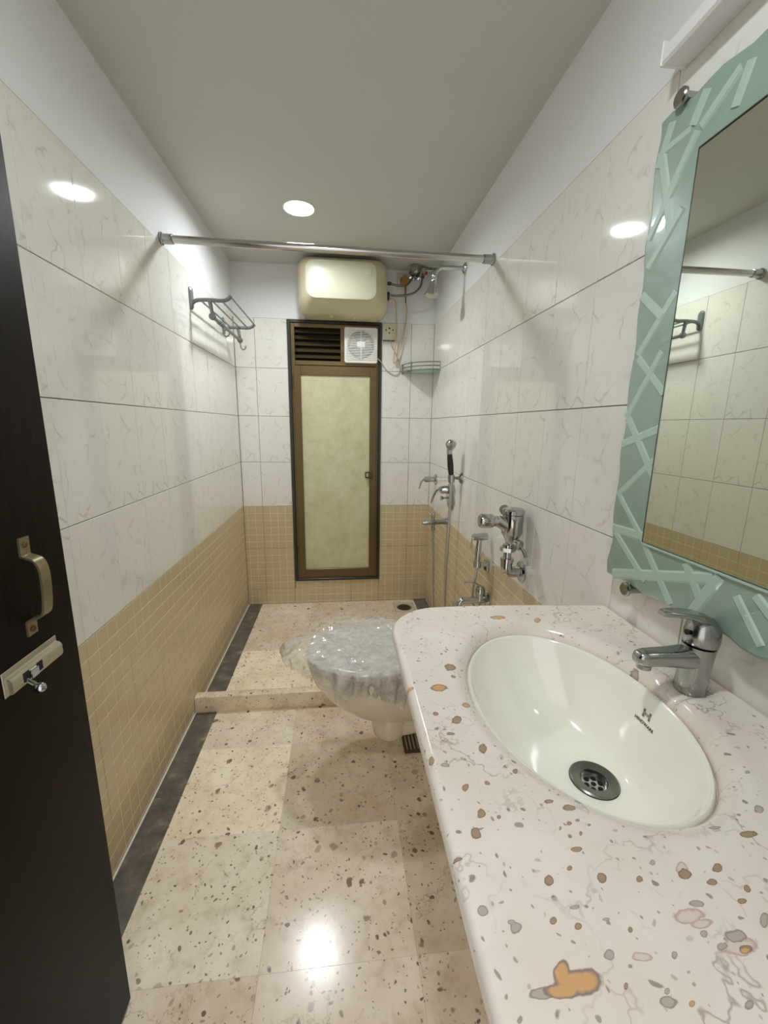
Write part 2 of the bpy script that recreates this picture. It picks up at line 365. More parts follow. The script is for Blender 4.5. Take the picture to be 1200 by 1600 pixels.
ROOT = {}
def obj(name, bm, mats, parent=None, ang=35):
    base = ROOT.get(parent.name, V(0, 0, 0)) if parent else V(0, 0, 0)
    if base.length:
        for v in bm.verts: v.co -= base
    bmesh.ops.recalc_face_normals(bm, faces=bm.faces[:])
    me = bpy.data.meshes.new(name); bm.to_mesh(me); bm.free()
    if ang:
        for p in me.polygons: p.use_smooth = True
        me.set_sharp_from_angle(angle=math.radians(ang))
    for m in (mats if isinstance(mats, (list, tuple)) else [mats]): me.materials.append(m)
    o = bpy.data.objects.new(name, me); C.objects.link(o)
    if parent: o.parent = parent; ROOT[o.name] = base
    return o
def thing(name, label, cat, loc, group=None):
    o = bpy.data.objects.new(name, None); C.objects.link(o); o.location = loc; o.empty_display_size = 0.05
    o['label'] = label; o['category'] = cat
    if group: o['group'] = group
    ROOT[o.name] = Vector(loc); return o
def tag(o, label, cat, group=None):
    o['label'] = label; o['category'] = cat
    if group: o['group'] = group
    return o
def struct(o, label=None):
    o['kind'] = 'structure'
    if label: o['label'] = label
    return o
def BM(): return bmesh.new()

# ------------------------------------------------------------------ setting: shell
b = BM(); box(b, -0.1, W + 0.1, -0.12, D + 0.1, -0.14, -0.012)
floor = struct(obj('floor', b, M['floor_grout'], ang=0), 'cream fossil limestone slab floor with dark border strip')
LX, LY, LR = 0.477, 2.154, 0.0665
b = BM(); n_ = 64; rec, cir = [], []
for i in range(n_):
    a = 2 * PI * i / n_; c, s_ = math.cos(a), math.sin(a)
    m_ = min(((W + .1 - LX) if c > 0 else (LX + .1)) / max(abs(c), 1e-6), ((D + .2 - LY) if s_ > 0 else (LY + .12)) / max(abs(s_), 1e-6))
    rec.append((LX + c * m_, LY + s_ * m_)); cir.append((LX + c * LR, LY + s_ * LR))
for cx_, cy_2 in ((W + .1, D + .2), (W + .1, -.12), (-.1, D + .2), (-.1, -.12)):      # snap to the true corners
    k_ = min(range(n_), key=lambda i: (rec[i][0] - cx_) ** 2 + (rec[i][1] - cy_2) ** 2); rec[k_] = (cx_, cy_2)
loft(b, [[V(*p, H + .1) for p in rec], [V(*p, H) for p in rec], [V(*p, H) for p in cir], [V(*p, H + .05) for p in cir]])
struct(obj('ceiling', b, M['ceil'], ang=0), 'plain off white ceiling')
def wall(name, boxes, label):
    b = BM()
    for bx in boxes: box(b, *bx[:6], mi=bx[6])
    return struct(obj(name, b, [M['paint'], M['grout'], M['dark']], ang=0), label)
# lower part carries grout behind the tiles, upper part is paint
wl = wall('wall_left', [(-0.1, -TP, -0.12, D + 0.1, -0.012, ZT, 1), (-0.1, -0.001, -0.12, D + 0.1, ZT, H, 0)], 'left wall, marbled white tiles over beige mosaic')
wr = wall('wall_right', [(W + TP, W + 0.1, -0.12, D + 0.1, -0.012, ZT, 1), (W + 0.001, W + 0.1, -0.12, D + 0.1, ZT, H, 0)], 'right wall, marbled white tiles over beige mosaic')
WX0, WX1, WZ0, WZ1 = 0.332, 0.930, 0.172, 1.910
wb = wall('wall_back', [(-TP, WX0, D + TP, D + 0.2, -0.012, ZT, 1), (WX1, W + TP, D + TP, D + 0.2, -0.012, ZT, 1), (WX0, WX1, D + TP, D + 0.2, -0.012, WZ0, 1),
                        (WX0, WX1, D + 0.10, D + 0.2, WZ0, ZT, 2), (-TP, W + TP, D + 0.001, D + 0.2, ZT, H, 0)], 'back wall with tall window, tiled to lintel height')
wf = wall('wall_front', [(-0.1, 0.135, -0.12, -0.02, -0.012, H, 0), (0.90, W + 0.1, -0.12, -0.02, -0.012, H, 0), (0.135, 0.90, -0.12, -0.02, 2.06, H, 0)], 'painted front wall with the doorway')

# ---- tiles
GAP = 0.0011
def white_tile_mesh(w, h, cache={}):
    key = (round(w, 4), round(h, 4))
    if key not in cache:
        b = BM(); box(b, -w / 2 + GAP, w / 2 - GAP, -0.004, 0.004, -h / 2 + GAP, h / 2 - GAP, 0.0009, 1)
        me = bpy.data.meshes.new('tile'); b.to_mesh(me); b.free(); me.materials.append(M['tile']); cache[key] = me
    return cache[key]
def mosaic_tile_mesh(w, h, ox, oz, cache={}):
    """w,h size; ox,oz where the piece starts inside its full 200x300 tile (pads on a 50 mm grid)"""
    key = tuple(round(q, 3) for q in (w, h, ox, oz))
    if key not in cache:
        b = BM(); x0, x1, z0, z1 = -w / 2 + GAP, w / 2 - GAP, -h / 2 + GAP, h / 2 - GAP
        box(b, x0, x1, -0.004, 0.003, z0, z1, mi=1)
        g = 0.0016
        i0 = int(math.floor(ox / 0.05)); k0 = int(math.floor(oz / 0.05))
        for i in range(i0, i0 + int(w / 0.05) + 2):
            for k in range(k0, k0 + int(h / 0.05) + 2):
                a0 = max(i * 0.05 - ox - w / 2 + g, x0); a1 = min((i + 1) * 0.05 - ox - w / 2 - g, x1)
                c0 = max(k * 0.05 - oz - h / 2 + g, z0); c1 = min((k + 1) * 0.05 - oz - h / 2 - g, z1)
                if a1 - a0 < 0.006 or c1 - c0 < 0.006: continue
                s = 0.0008
                lo = [b.verts.new(p) for p in ((a0, -0.004, c0), (a1, -0.004, c0), (a1, -0.004, c1), (a0, -0.004, c1))]
                hi = [b.verts.new(p) for p in ((a0 + s, -0.0048, c0 + s), (a1 - s, -0.0048, c0 + s), (a1 - s, -0.0048, c1 - s), (a0 + s, -0.0048, c1 - s))]
                b.faces.new(hi)
                for q in range(4): b.faces.new((lo[q], lo[(q + 1) % 4], hi[(q + 1) % 4], hi[q]))
        bmesh.ops.recalc_face_normals(b, faces=b.faces[:])
        me = bpy.data.meshes.new('mosaic_tile'); b.to_mesh(me); b.free()
        me.materials.append(M['beige']); me.materials.append(M['beige_line']); cache[key] = me
    return cache[key]
# rows (z0,z1,kind,z offset inside tile)
ROWS = [(0.0, 0.1152, 'm', 0.185), (0.1152, 0.4152, 'm', 0.0), (0.4152, ZB, 'm', 0.0)] + [(ZB + 0.3 * i, min(ZB + 0.3 * (i + 1), ZT), 'w', 0) for i in range(4)]
def place_tile(parent, side, u0, u1, z0, z1, kind, ou, oz):
    w_, h_ = u1 - u0, z1 - z0; uc, zc = (u0 + u1) / 2, (z0 + z1) / 2
    me = white_tile_mesh(w_, h_) if kind == 'w' else mosaic_tile_mesh(w_, h_, ou, oz)
    o = bpy.data.objects.new('wall_tile' if kind == 'w' else 'mosaic_tile', me); C.objects.link(o); o.parent = parent
    dy = 0.0005 * (noise.noise((u0 * 7.3, z0 * 5.1, len(side))) )
    if side == 'left': o.location = (-0.004 + dy, uc, zc); o.rotation_euler = (0, 0, PI / 2)
    elif side == 'right': o.location = (W + 0.004 + dy, uc, zc); o.rotation_euler = (0, 0, -PI / 2)
    else: o.location = (uc, D + 0.004 + dy, zc)
def run_wall(parent, side, seam, lo, hi, skip=None):
    n0 = math.floor((lo - seam) / 0.2)
    for (z0, z1, kd, oz) in ROWS:
        k = n0
        while seam + 0.2 * k < hi - 0.004:
            a, c = max(seam + 0.2 * k, lo), min(seam + 0.2 * (k + 1), hi)
            full = seam + 0.2 * k
            k += 1
            if c - a < 0.006: continue
            cells = [(a, c, z0, z1)]
            if skip:
                sx0, sx1, sz0, sz1 = skip; out = []
                for (p, q, r, s) in cells:
                    if q <= sx0 + .004 or p >= sx1 - .004 or s <= sz0 or r >= sz1: out.append((p, q, r, s)); continue
                    if p < sx0 - .004: out.append((p, sx0, r, s))
                    if q > sx1 + .004: out.append((sx1, q, r, s))
                    if r < sz0 - .006: out.append((max(p, sx0), min(q, sx1), r, sz0))
                cells = out
            for (p, q, r, s) in cells:
                if q - p < 0.008: continue
                place_tile(parent, side, p, q, r, s, kd, (p - full) if side != 'left' else (p - full), oz + (r - z0))
run_wall(wl, 'left', 1.0418, 0.0, D)
run_wall(wr, 'right', 1.050, 0.0, D)
run_wall(wb, 'back', 0.1265, 0.0, W, (WX0, WX1, WZ0, WZ1 + 0.02))

# ---- floor slabs (parts of the floor)
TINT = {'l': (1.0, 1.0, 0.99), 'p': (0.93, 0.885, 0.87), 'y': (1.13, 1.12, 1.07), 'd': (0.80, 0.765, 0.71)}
def slab(x0, x1, y0, y1, tint, name='floor_slab', mt='floor', z=0.0, hole=None):
    b = BM()
    if hole:
        hx0, hx1, hy0, hy1 = hole
        for q in ((x0, hx0, y0, y1), (hx1, x1, y0, y1), (hx0, hx1, y0, hy0), (hx0, hx1, hy1, y1)):
            if q[1] - q[0] > .002 and q[3] - q[2] > .002: box(b, q[0] + .0004, q[1] - .0004, q[2] + .0004, q[3] - .0004, -0.012, z)
    else: box(b, x0 + .00015, x1 - .00015, y0 + .00015, y1 - .00015, -0.012, z, 0.0002)
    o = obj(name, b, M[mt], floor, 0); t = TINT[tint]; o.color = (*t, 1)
xs = [0.095, 0.448, 0.826, 1.188]
ys = [0.0, 0.385, 0.755, 1.112, 1.478, 1.703]
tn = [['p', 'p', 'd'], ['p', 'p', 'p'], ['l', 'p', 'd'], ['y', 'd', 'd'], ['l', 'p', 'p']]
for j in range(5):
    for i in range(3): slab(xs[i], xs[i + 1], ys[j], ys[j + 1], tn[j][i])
yw = [1.746, 2.212, 2.582, D]
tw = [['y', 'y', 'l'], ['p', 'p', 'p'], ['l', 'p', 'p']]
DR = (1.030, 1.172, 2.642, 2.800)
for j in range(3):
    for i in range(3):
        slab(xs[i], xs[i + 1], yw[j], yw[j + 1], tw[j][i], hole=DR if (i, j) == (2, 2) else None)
for x0, x1 in ((0.0, 0.095), (1.188, W)):
    for y0, y1 in ((0.0, 0.42), (0.42, 0.80), (0.80, 1.27), (1.27, 1.703), (1.746, 2.13), (2.13, 2.50), (2.50, D)):
        slab(x0, x1, y0, y1, 'l', 'border_strip', 'strip')
# pale sealant line along the left wall
b = BM(); box(b, 0.0, 0.006, 0.0, D, -0.001, 0.005, 0.002); struct(obj('trim_1', b, M['white_plastic']), 'pale sealant line at foot of left wall')
b = BM(); box(b, 1.2e-3, W - 1.2e-3, 1.703, 1.746, -0.012, 0.075, 0.004, 2)
curb = struct(obj('trim_2', b, M['floor']), 'low cream stone curb closing off the shower floor'); curb.color = (0.98, 0.95, 0.9, 1)

# floor drain in the shower corner
def floor_drain(x0, x1, y0, y1, label, plate, grate_m, z=-0.001):
    cx, cy = (x0 + x1) / 2, (y0 + y1) / 2
    t = thing('floor_drain', label, 'drain', (cx, cy, -0.012))
    b = BM(); n = 32; R_ = min(x1 - x0, y1 - y0) * 0.38
    outer = []
    for i in range(n):
        a = 2 * PI * i / n; c, s = math.cos(a), math.sin(a); m = max(abs(c) / ((x1 - x0) / 2 - .001), abs(s) / ((y1 - y0) / 2 - .001)); outer.append((cx + c / m, cy + s / m))
    circ = lambda r, z_: [V(cx + r * math.cos(2 * PI * i / n), cy + r * math.sin(2 * PI * i / n), z_) for i in range(n)]
    loft(b, [[V(*q, -0.012) for q in outer], [V(cx + (q[0] - cx) * .985, cy + (q[1] - cy) * .985, z) for q in outer], circ(R_, z), circ(R_ * .97, -0.009), circ(R_ * .5, -0.011)], True, True)
    obj('plate', b, plate, t)
    b = BM()
    lathe(b, [(R_ * .96, -0.0095), (R_ * .96, -0.001), (R_ * .92, 0.0002), (R_ * .80, -0.002), (R_ * .78, -0.0095)], (cx, cy, 0.0), seg=32, caps=False)
    obj('ring', b, M['chrome_worn'], t)
    b = BM()
    for i in range(-3, 4):
        yy = cy + i * R_ * 0.24; hw = math.sqrt(max(0, (R_ * .84) ** 2 - (yy - cy) ** 2)); box(b, cx - hw, cx + hw, yy - .003, yy + .003, -0.0095, -0.0045)
    obj('grate', b, grate_m, t)
    return t
floor_drain(*DR, 'round metal drain grate in a square stone plate in the shower corner', M['drain_plate'], M['rust'])

# ------------------------------------------------------------------ window_1
win = bpy.data.objects.new('window_1', None); C.objects.link(win); win.location = (0.631, D, WZ0); ROOT['window_1'] = V(0.631, D, WZ0)
struct(win, 'tall bronze window with cream filmed sash, louvre and exhaust fan')
yf = D - 0.004
def frame_rect(b, x0, x1, z0, z1, t, y0, y1, tb=None, bev=0.0015):
    tb = t if tb is None else tb
    box(b, x0, x0 + t, y0, y1, z0, z1, bev); box(b, x1 - t, x1, y0, y1, z0, z1, bev)
    box(b, x0 + t, x1 - t, y0, y1, z0, z0 + tb, bev); box(b, x0 + t, x1 - t, y0, y1, z1 - tb, z1, bev)
b = BM(); frame_rect(b, WX0, WX1, WZ0, WZ1, 0.017, D - 0.012, D + 0.09); obj('stone_surround', b, M['granite'], win)
b = BM(); frame_rect(b, 0.350, 0.912, 0.190, 1.892, 0.024, D - 0.004, D + 0.045); box(b, 0.374, 0.888, D - 0.004, D + 0.045, 1.640, 1.668, .0015); box(b, 0.664, 0.689, D - 0.003, D + 0.045, 1.668, 1.868, .001)
obj('outer_frame', b, M['alu'], win)
b = BM(); frame_rect(b, 0.362, 0.900, 0.203, 1.636, 0.046, D - 0.014, D + 0.012, 0.058); sash = obj('sash', b, M['alu'], win)
b = BM(); frame_rect(b, 0.400, 0.862, 0.252, 1.587, 0.006, D - 0.009, D + 0.006); obj('glazing_bead', b, M['alu_dark'], sash)
b = BM(); box(b, 0.405, 0.857, D - 0.003, D + 0.003, 0.257, 1.582); obj('pane', b, M['pane'], sash, 0)
b = BM(); box(b, 0.830, 0.872, D - 0.030, D - 0.012, 0.912, 0.952, 0.003); box(b, 0.824, 0.852, D - 0.034, D - 0.026, 0.910, 0.954, 0.002)
hd = obj('sash_latch', b, M['alu_dark'], win)
b = BM(); box(b, 0.832, 0.847, D - 0.0365, D - 0.033, 0.920, 0.944, 0.001); obj('latch_plate', b, M['alloy'], hd)
for z in (0.36, 1.50):
    b = BM(); box(b, 0.353, 0.362, D - 0.018, D - 0.002, z, z + 0.075, 0.002); obj('hinge', b, M['alu_dark'], win)
b = BM(); box(b, 0.374, 0.888, D + 0.046, D + 0.050, 1.668, 1.868); obj('backing', b, M['dark'], win, 0)  # added dark board, keeps outside light from leaking through the slats
for i in range(5):
    z = 1.692 + i * 0.0385
    b = BM(); loft(b, [[V(x, D + 0.004, z - 0.006), V(x, D + 0.006, z - 0.009), V(x, D + 0.040, z + 0.020), V(x, D + 0.038, z + 0.023)] for x in (0.375, 0.663)])
    obj('louvre_slat', b, M['louvre'], win, 0)

# exhaust fan
t = thing('exhaust_fan', 'square white exhaust fan with slatted grille set into window top', 'fan', (0.795, D, 1.657))
b = BM()
ring = lambda pts, y: [V(p[0], y, p[1]) for p in pts]
n_ = 4 * 9
fo = rrect(0.7945, 1.765, 0.1055, 0.108, 0.012, 8); cy_ = [(0.7945 + 0.086 * math.cos(PI / 2 * 0 + 2 * PI * (i + 0.5) / n_), 1.768 + 0.086 * math.sin(2 * PI * (i + 0.5) / n_)) for i in range(n_)]
loft(b, [ring(fo, D + 0.02), ring(fo, D - 0.030), ring(rrect(0.7945, 1.765, 0.102, 0.1045, 0.011, 8), D - 0.034), ring(cy_, D - 0.034), ring(cy_, D + 0.02)], False, False)
obj('casing', b, M['white_plastic'], t)
b = BM(); lathe(b, [(0.0865, 0), (0.0865, 0.002)], (0.7945, D + 0.018, 1.768), (0, 1, 0)); obj('back_disc', b, M['dark'], t)
for k in range(5):
    b = BM(); a0 = 2 * PI * k / 5 + 0.3
    rr = []
    for r_ in (0.02, 0.05, 0.08):
        wdt = 0.35 + 0.25 * (r_ / 0.08)
        rr.append([V(0.7945 + r_ * math.cos(a0 + s), D - 0.006 + yy, 1.768 + r_ * math.sin(a0 + s)) for s, yy in ((-wdt, 0.012), (wdt, -0.012), (wdt, -0.0105), (-wdt, 0.0135))])
    loft(b, rr); obj('blade', b, M['blade'], t)
b = BM(); lathe(b, [(0.024, 0.012), (0.024, -0.018), (0.018, -0.02), (0, -0.02)], (0.7945, D, 1.768), (0, 1, 0)); obj('hub', b, M['blade'], t)
b = BM()
for i in range(19):
    z = 1.676 + i * 0.0098
    box(b, 0.700, 0.889, D - 0.0395, D - 0.0345, z, z + 0.0052)
box(b, 0.768, 0.821, D - 0.042, D - 0.036, 1.752, 1.785, 0.002); box(b, 0.791, 0.798, D - 0.0385, D - 0.0345, 1.680, 1.852)
obj('grille', b, M['white_plastic'], t)

# ------------------------------------------------------------------ dark wooden door
door = bpy.data.objects.new('door_1', None); C.objects.link(door); door.location = (0.16, 0.37, 0.01); ROOT['door_1'] = V(0.16, 0.37, 0.01)
struct(door, 'dark brown wooden door standing open beside the left wall')
b = BM(); box(b, 0.140, 0.176, 0.0, 0.738, 0.01, 2.02, 0.003, 2)
for v in b.verts:                                      # the leaf leans a touch off square
    v.co.x += 0.0
obj('leaf', b, M['door'], door)
b = BM()
ribbon(b, [(0.1775, 0.650, 1.094), (0.1775, 0.649, 1.070), (0.180, 0.648, 1.066), (0.196, 0.646, 1.060), (0.2025, 0.645, 1.045), (0.2040, 0.643, 1.018), (0.202, 0.641, 0.985), (0.196, 0.640, 0.974), (0.180, 0.639, 0.968), (0.1775, 0.639, 0.964), (0.1775, 0.638, 0.944)], (0, 1, 0), 0.020, 0.003, 4)
hd = obj('handle', b, M['brass'], door)
b = BM()
for y, z in ((0.6495, 1.083), (0.6385, 0.953)): lathe(b, [(0.0045, 0), (0.0045, 0.0015), (0.003, 0.0028), (0, 0.003)], (0.1788, y, z), (1, 0, 0), 14)
obj('screw', b, M['rust'], hd)
b = BM()
box(b, 0.1762, 0.1778, 0.570, 0.684, 0.880, 0.918, 0.0006)
lt = obj('latch', b, M['alloy'], door)
b = BM()
rr = []
for y in (0.574, 0.682):
    rr.append([V(0.1777, y, 0.882), V(0.185, y, 0.884), V(0.187, y, 0.888), V(0.187, y, 0.902), V(0.184, y, 0.907), V(0.1777, y, 0.909)])
loft(b, rr); obj('bolt_housing', b, M['alloy'], lt)
b = BM(); box(b, 0.1862, 0.1874, 0.594, 0.606, 0.889, 0.903); box(b, 0.1862, 0.1874, 0.622, 0.634, 0.889, 0.903); obj('slot', b, M['dark'], lt)
b = BM(); box(b, 0.186, 0.1905, 0.606, 0.622, 0.887, 0.901, 0.001)
tube(b, [(0.187, 0.600, 0.890), (0.198, 0.597, 0.885), (0.203, 0.596, 0.882)], 0.0035, 10)
bmesh.ops.create_uvsphere(b, u_segments=14, v_segments=10, radius=0.0075, matrix=Matrix.Translation((0.207, 0.595, 0.880)))
obj('bolt_knob', b, M['chrome'], lt)

# ------------------------------------------------------------------ ceiling lamp
def ceiling_light(x, y, r, up, m, label):
    t = thing('ceiling_light', label, 'light', (x, y, H), 'flush ceiling lights')
    b = BM(); RP = [(r + .0095, -0.0003), (r + .0095, -0.0025), (r + .0025, -0.004), (r, -0.002), (r - .0005, up), (r + .0015, up), (r + .0015, -0.0003)]
    loft(b, [[V(x + q * math.cos(2 * PI * i / 48), y + q * math.sin(2 * PI * i / 48), H + h) for i in range(48)] for q, h in RP + RP[:1]], False, False); obj('rim', b, M['white_plastic'], t)
    u = up - .0005
    b = BM(); lathe(b, [(r - .001, u), (r - .001, u - .005), (r - .0065, u - .007), (r * .47, u - .0085), (0, u - .009)] if up > 0 else [(r - .001, -.0005), (r - .001, -.004), (r - .006, -.006), (r * .47, -.007), (0, -.0072)], (x, y, H), (0, 0, 1), 40); obj('diffuser', b, m, t)
ceiling_light(LX, LY, .0645, .018, M['lamp'], 'round glowing recessed ceiling light over the shower end')
ceiling_light(.60, .42, .0645, -.0002, M['lamp_2'], 'round unseen ceiling light added near the doorway to brighten counter and basin')  # unseen lamp, added because counter and basin need more than the shower lamp

# ------------------------------------------------------------------ shower rod
t = thing('shower_rod', 'long steel shower curtain rod spanning between both walls', 'rod', (W / 2, 1.79, 1.93))
b = BM(); tube(b, [(0.006, 1.786, 1.930), (W - 0.006, 1.800, 1.930)], 0.0135, 20); obj('tube', b, M['steel'], t)
for x, y, sx in ((0.001, 1.786, 1), (W - 0.001, 1.800, -1)):
    b = BM(); lathe(b, [(0.022, 0), (0.022, 0.004), (0.0175, 0.007), (0.0175, 0.036), (0.0165, 0.042), (0.013, 0.043)], (x, y, 1.930), (sx, 0, 0), 24); obj('end_flange', b, M['chrome_worn'], t)

# ------------------------------------------------------------------ towel rack
t = thing('towel_rack', 'grey wall towel rack with four bars and hooks on the left wall', 'towel rack', (0.0, 2.33, 1.80))
Y0, Y1 = 2.066, 2.60
for y in (Y0, Y1):
    b = BM()
    rg = rrect(y, 1.804, 0.017, 0.047, 0.0165, 6)
    loft(b, [[V(0.0005, p[0], p[1]) for p in rg], [V(0.006, p[0], p[1]) for p in rg], [V(0.011, y + (p[0] - y) * .75, 1.804 + (p[1] - 1.804) * .85) for p in rg]])
    obj('wall_plate', b, M['rack'], t)
    b = BM(); tube(b, [(0.008, y, 1.785), (0.03, y, 1.797), (0.08, y, 1.800), (0.135, y, 1.799), (0.160, y, 1.806), (0.176, y, 1.820)], 0.0085, 12, 5)
    tube(b, [(0.082, y, 1.798), (0.086, y, 1.775), (0.090, y, 1.742)], lambda q: 0.0095 - 0.002 * q, 12)
    lathe(b, [(0, -.010), (0.013, -.009), (0.0155, -.004), (0.0155, .004), (0.013, .009), (0, .010)], (0.090, y, 1.732), (0, 1, 0), 18)
    obj('bracket', b, M['rack'], t)
for x, z in ((0.045, 1.797), (0.092, 1.799), (0.135, 1.799), (0.174, 1.818)):
    b = BM(); tube(b, [(x, Y0, z), (x, Y1, z)], 0.0042, 10); obj('shelf_bar', b, M['rack'], t)
b = BM(); tube(b, [(0.090, Y0, 1.732), (0.090, Y1, 1.732)], 0.0085, 14)
for y in (Y0 + 0.11, Y0 + 0.15): lathe(b, [(0.0085, -.006), (0.0115, -.004), (0.0115, .004), (0.0085, .006)], (0.090, y, 1.732), (0, 1, 0), 16)
obj('towel_rail', b, M['rack'], t)
for y in (Y0 + 0.17, Y1 + 0.004):
    b = BM(); tube(b, [(0.089, y, 1.738), (0.090, y, 1.712), (0.094, y, 1.690), (0.106, y, 1.682), (0.117, y, 1.690), (0.120, y, 1.704)], 0.0036, 8, 5)
    lathe(b, [(0.0105, -.005), (0.0105, .005)], (0.090, y, 1.732), (0, 1, 0), 16); obj('hook', b, M['rack'], t)

# ------------------------------------------------------------------ water heater
t = thing('water_heater', 'cream horizontal water heater hanging above the window', 'water heater', (0.68, D, 2.04))
def hring(x0, x1, z0, z1, r, y): return [V(p[0], y, p[1]) for p in rrect((x0 + x1) / 2, (z0 + z1) / 2, (x1 - x0) / 2, (z1 - z0) / 2, r, 7)]
b = BM()
loft(b, [hring(.435, .925, 1.925, 2.195, .05, D - .004), hring(.415, .945, 1.905, 2.212, .065, 2.81), hring(.415, .945, 1.905, 2.212, .065, 2.690), hring(.420, .940, 1.911, 2.208, .064, 2.664),
         hring(.440, .914, 1.934, 2.193, .058, 2.616), hring(.472, .870, 1.964, 2.164, .05, 2.566)])
obj('body', b, M['cream_dark'], t, 28)
b = BM()
loft(b, [hring(.4725, .8695, 1.9645, 2.1635, .05, 2.5665), hring(.474, .868, 1.966, 2.162, .05, 2.561), hring(.490, .852, 1.980, 2.150, .045, 2.557), hring(.55, .80, 2.01, 2.12, .03, 2.5545)])
pn = obj('front_panel', b, M['cream'], t, 40)
b = BM(); loft(b, [hring(.806, .842, 2.092, 2.130, .006, 2.5585), hring(.806, .842, 2.092, 2.130, .006, 2.5535), hring(.809, .839, 2.095, 2.127, .005, 2.5525)]); obj('badge', b, M['cream'], pn)
b = BM(); lathe(b, [(0.024, 0), (0.024, 0.018), (0.02, 0.022), (0, 0.022)], (0.940, 2.72, 2.035), (1, 0, 0), 18); obj('pipe_stub', b, M['black'], t)
b = BM(); lathe(b, [(0.010, 0), (0.010, 0.03)], (0.940, 2.70, 2.100), (1, 0, 0), 12); obj('pipe_stub', b, M['black'], t)
for x in (.60, .74):
    b = BM(); box(b, x, x + .02, 2.70, 2.74, 1.897, 1.908, .002); obj('foot', b, M['cream_dark'], t)

# hoses from heater to valves
b = BM(); tube(b, [(0.962, 2.70, 2.100), (1.0, 2.705, 2.094), (1.045, 2.71, 2.094), (1.075, 2.73, 2.112), (1.10, 2.75, 2.145), (1.125, 2.765, 2.185)], 0.0065, 10, 6)
tag(obj('flexible_hose', b, M['braid']), 'upper short braided hose from heater to the left valve', 'hose')
b = BM(); tube(b, [(0.957, 2.70, 2.035), (1.0, 2.705, 2.034), (1.06, 2.71, 2.042), (1.115, 2.72, 2.062), (1.155, 2.74, 2.105), (1.168, 2.76, 2.15), (1.170, 2.765, 2.185)], 0.0065, 10, 6)
tag(obj('flexible_hose', b, M['braid']), 'lower longer braided hose from heater to the red marked valve', 'hose')

# angle valves and pipe near the ceiling
t = thing('angle_valve', 'round chrome angle valve beside water heater, nearest it', 'valve', (1.113, D, 2.205))
b = BM(); lathe(b, [(0.030, 0), (0.030, -0.006), (0.014, -0.010), (0.012, -0.06), (0.016, -0.06), (0.016, -0.10)], (1.125, D, 2.200), (0, 1, 0), 24); obj('body', b, M['chrome'], t)
b = BM(); lathe(b, [(0.024, 0), (0.027, 0.006), (0.027, 0.022), (0.022, 0.027), (0, 0.028)], (1.122, 2.752, 2.200), (-.35, -1, 0.1), 24); obj('knob', b, M['chrome'], t)
t = thing('angle_valve', 'chrome angle valve with red mark beside the shower corner', 'valve', (1.185, D, 2.205))
b = BM(); lathe(b, [(0.026, 0), (0.026, -0.006), (0.013, -0.010), (0.012, -0.09), (0.017, -0.09), (0.017, -0.11), (0, -0.11)], (1.172, D, 2.195), (0, 1, 0), 24); tube(b, [(1.16, 2.775, 2.206), (1.22, 2.775, 2.210), (1.262, 2.775, 2.212)], 0.0095, 14)
obj('body', b, M['chrome'], t)
b = BM(); lathe(b, [(0.012, 0), (0.012, 0.006), (0, 0.007)], (1.188, 2.752, 2.185), (0, -1, 0), 16); obj('red_mark', b, M['red'], t)
t = thing('ceiling_pipe', 'short clipped vertical pipe rising to the ceiling in shower corner', 'pipe', (1.25, 2.785, H))
b = BM(); tube(b, [(1.224, 2.775, 2.216), (1.224, 2.775, H)], 0.008, 12); tube(b, [(1.257, 2.775, 2.212), (1.257, 2.775, H)], 0.008, 12); obj('pipe', b, M['chrome_worn'], t)
b = BM(); box(b, 1.207, 1.272, 2.76, 2.79, 2.230, H - 0.001, 0.002); obj('clip', b, M['grey_plastic'], t)

# overhead shower
t = thing('overhead_shower', 'chrome overhead shower on a short arm high on right wall', 'shower head', (W, 2.20, 2.031))
b = BM(); lathe(b, [(0.026, 0), (0.026, 0.005), (0.018, 0.012), (0.0105, 0.014)], (W, 2.20, 2.031), (-1, 0, 0), 24)
tube(b, [(W - 0.01, 2.20, 2.031), (1.18, 2.20, 2.030), (1.148, 2.20, 2.024), (1.130, 2.20, 2.004), (1.124, 2.20, 1.985)], 0.0098, 14, 5); obj('arm', b, M['chrome'], t)
b = BM(); lathe(b, [(0.011, 0), (0.014, 0.003), (0.014, 0.016), (0.012, 0.02), (0.012, 0.03), (0.016, 0.034), (0.016, 0.044), (0.019, 0.05), (0.034, 0.088), (0.035, 0.094), (0.033, 0.097)], (1.125, 2.20, 1.994), (-0.13, 0.0, -1), 26)
hd = obj('shower_rose', b, M['chrome'], t)
b = BM(); lathe(b, [(0.031, 0.095), (0.031, 0.0985), (0, 0.0995)], (1.125, 2.20, 1.994), (-0.13, 0.0, -1), 26); obj('spray_plate', b, M['cream'], hd)

# sockets and cables
def socket(loc, w_, h_, label, holes):
    t = thing('socket', label, 'socket', loc); x, y, z = loc
    b = BM(); box(b, x - w_ / 2, x + w_ / 2, D - 0.011, D + 0.0005, z - h_ / 2, z + h_ / 2, 0.003, 2); obj('face_plate', b, M['socket'], t)
    if holes:
        b = BM()
        for dx, dz, r in ((-.022, .012, .0045), (.022, .012, .0045), (0, .022, .0055), (0.0, -.006, .005)): lathe(b, [(r, 0), (r, 0.0015)], (x + dx, D - 0.0122, z + dz), (0, 1, 0), 12)
        obj('hole', b, M['dark'], t)
        b = BM(); box(b, x - w_ / 2 + .004, x + w_ / 2 - .004, D - 0.012, D - 0.002, z - h_ / 2 - .005, z - h_ / 2 + 0.001, .001); obj('bottom_edge', b, M['alu_dark'], t)
    return t
socket((0.979, D, 1.856), 0.090, 0.100, 'cream wall socket plate right of the window top', True)
socket((1.062, D, 2.160), 0.075, 0.095, 'pale upper socket plate behind the tan plug', False)
t = thing('plug', 'tan plug pushed into the upper socket beside the heater', 'plug', (1.072, D - .012, 2.158))
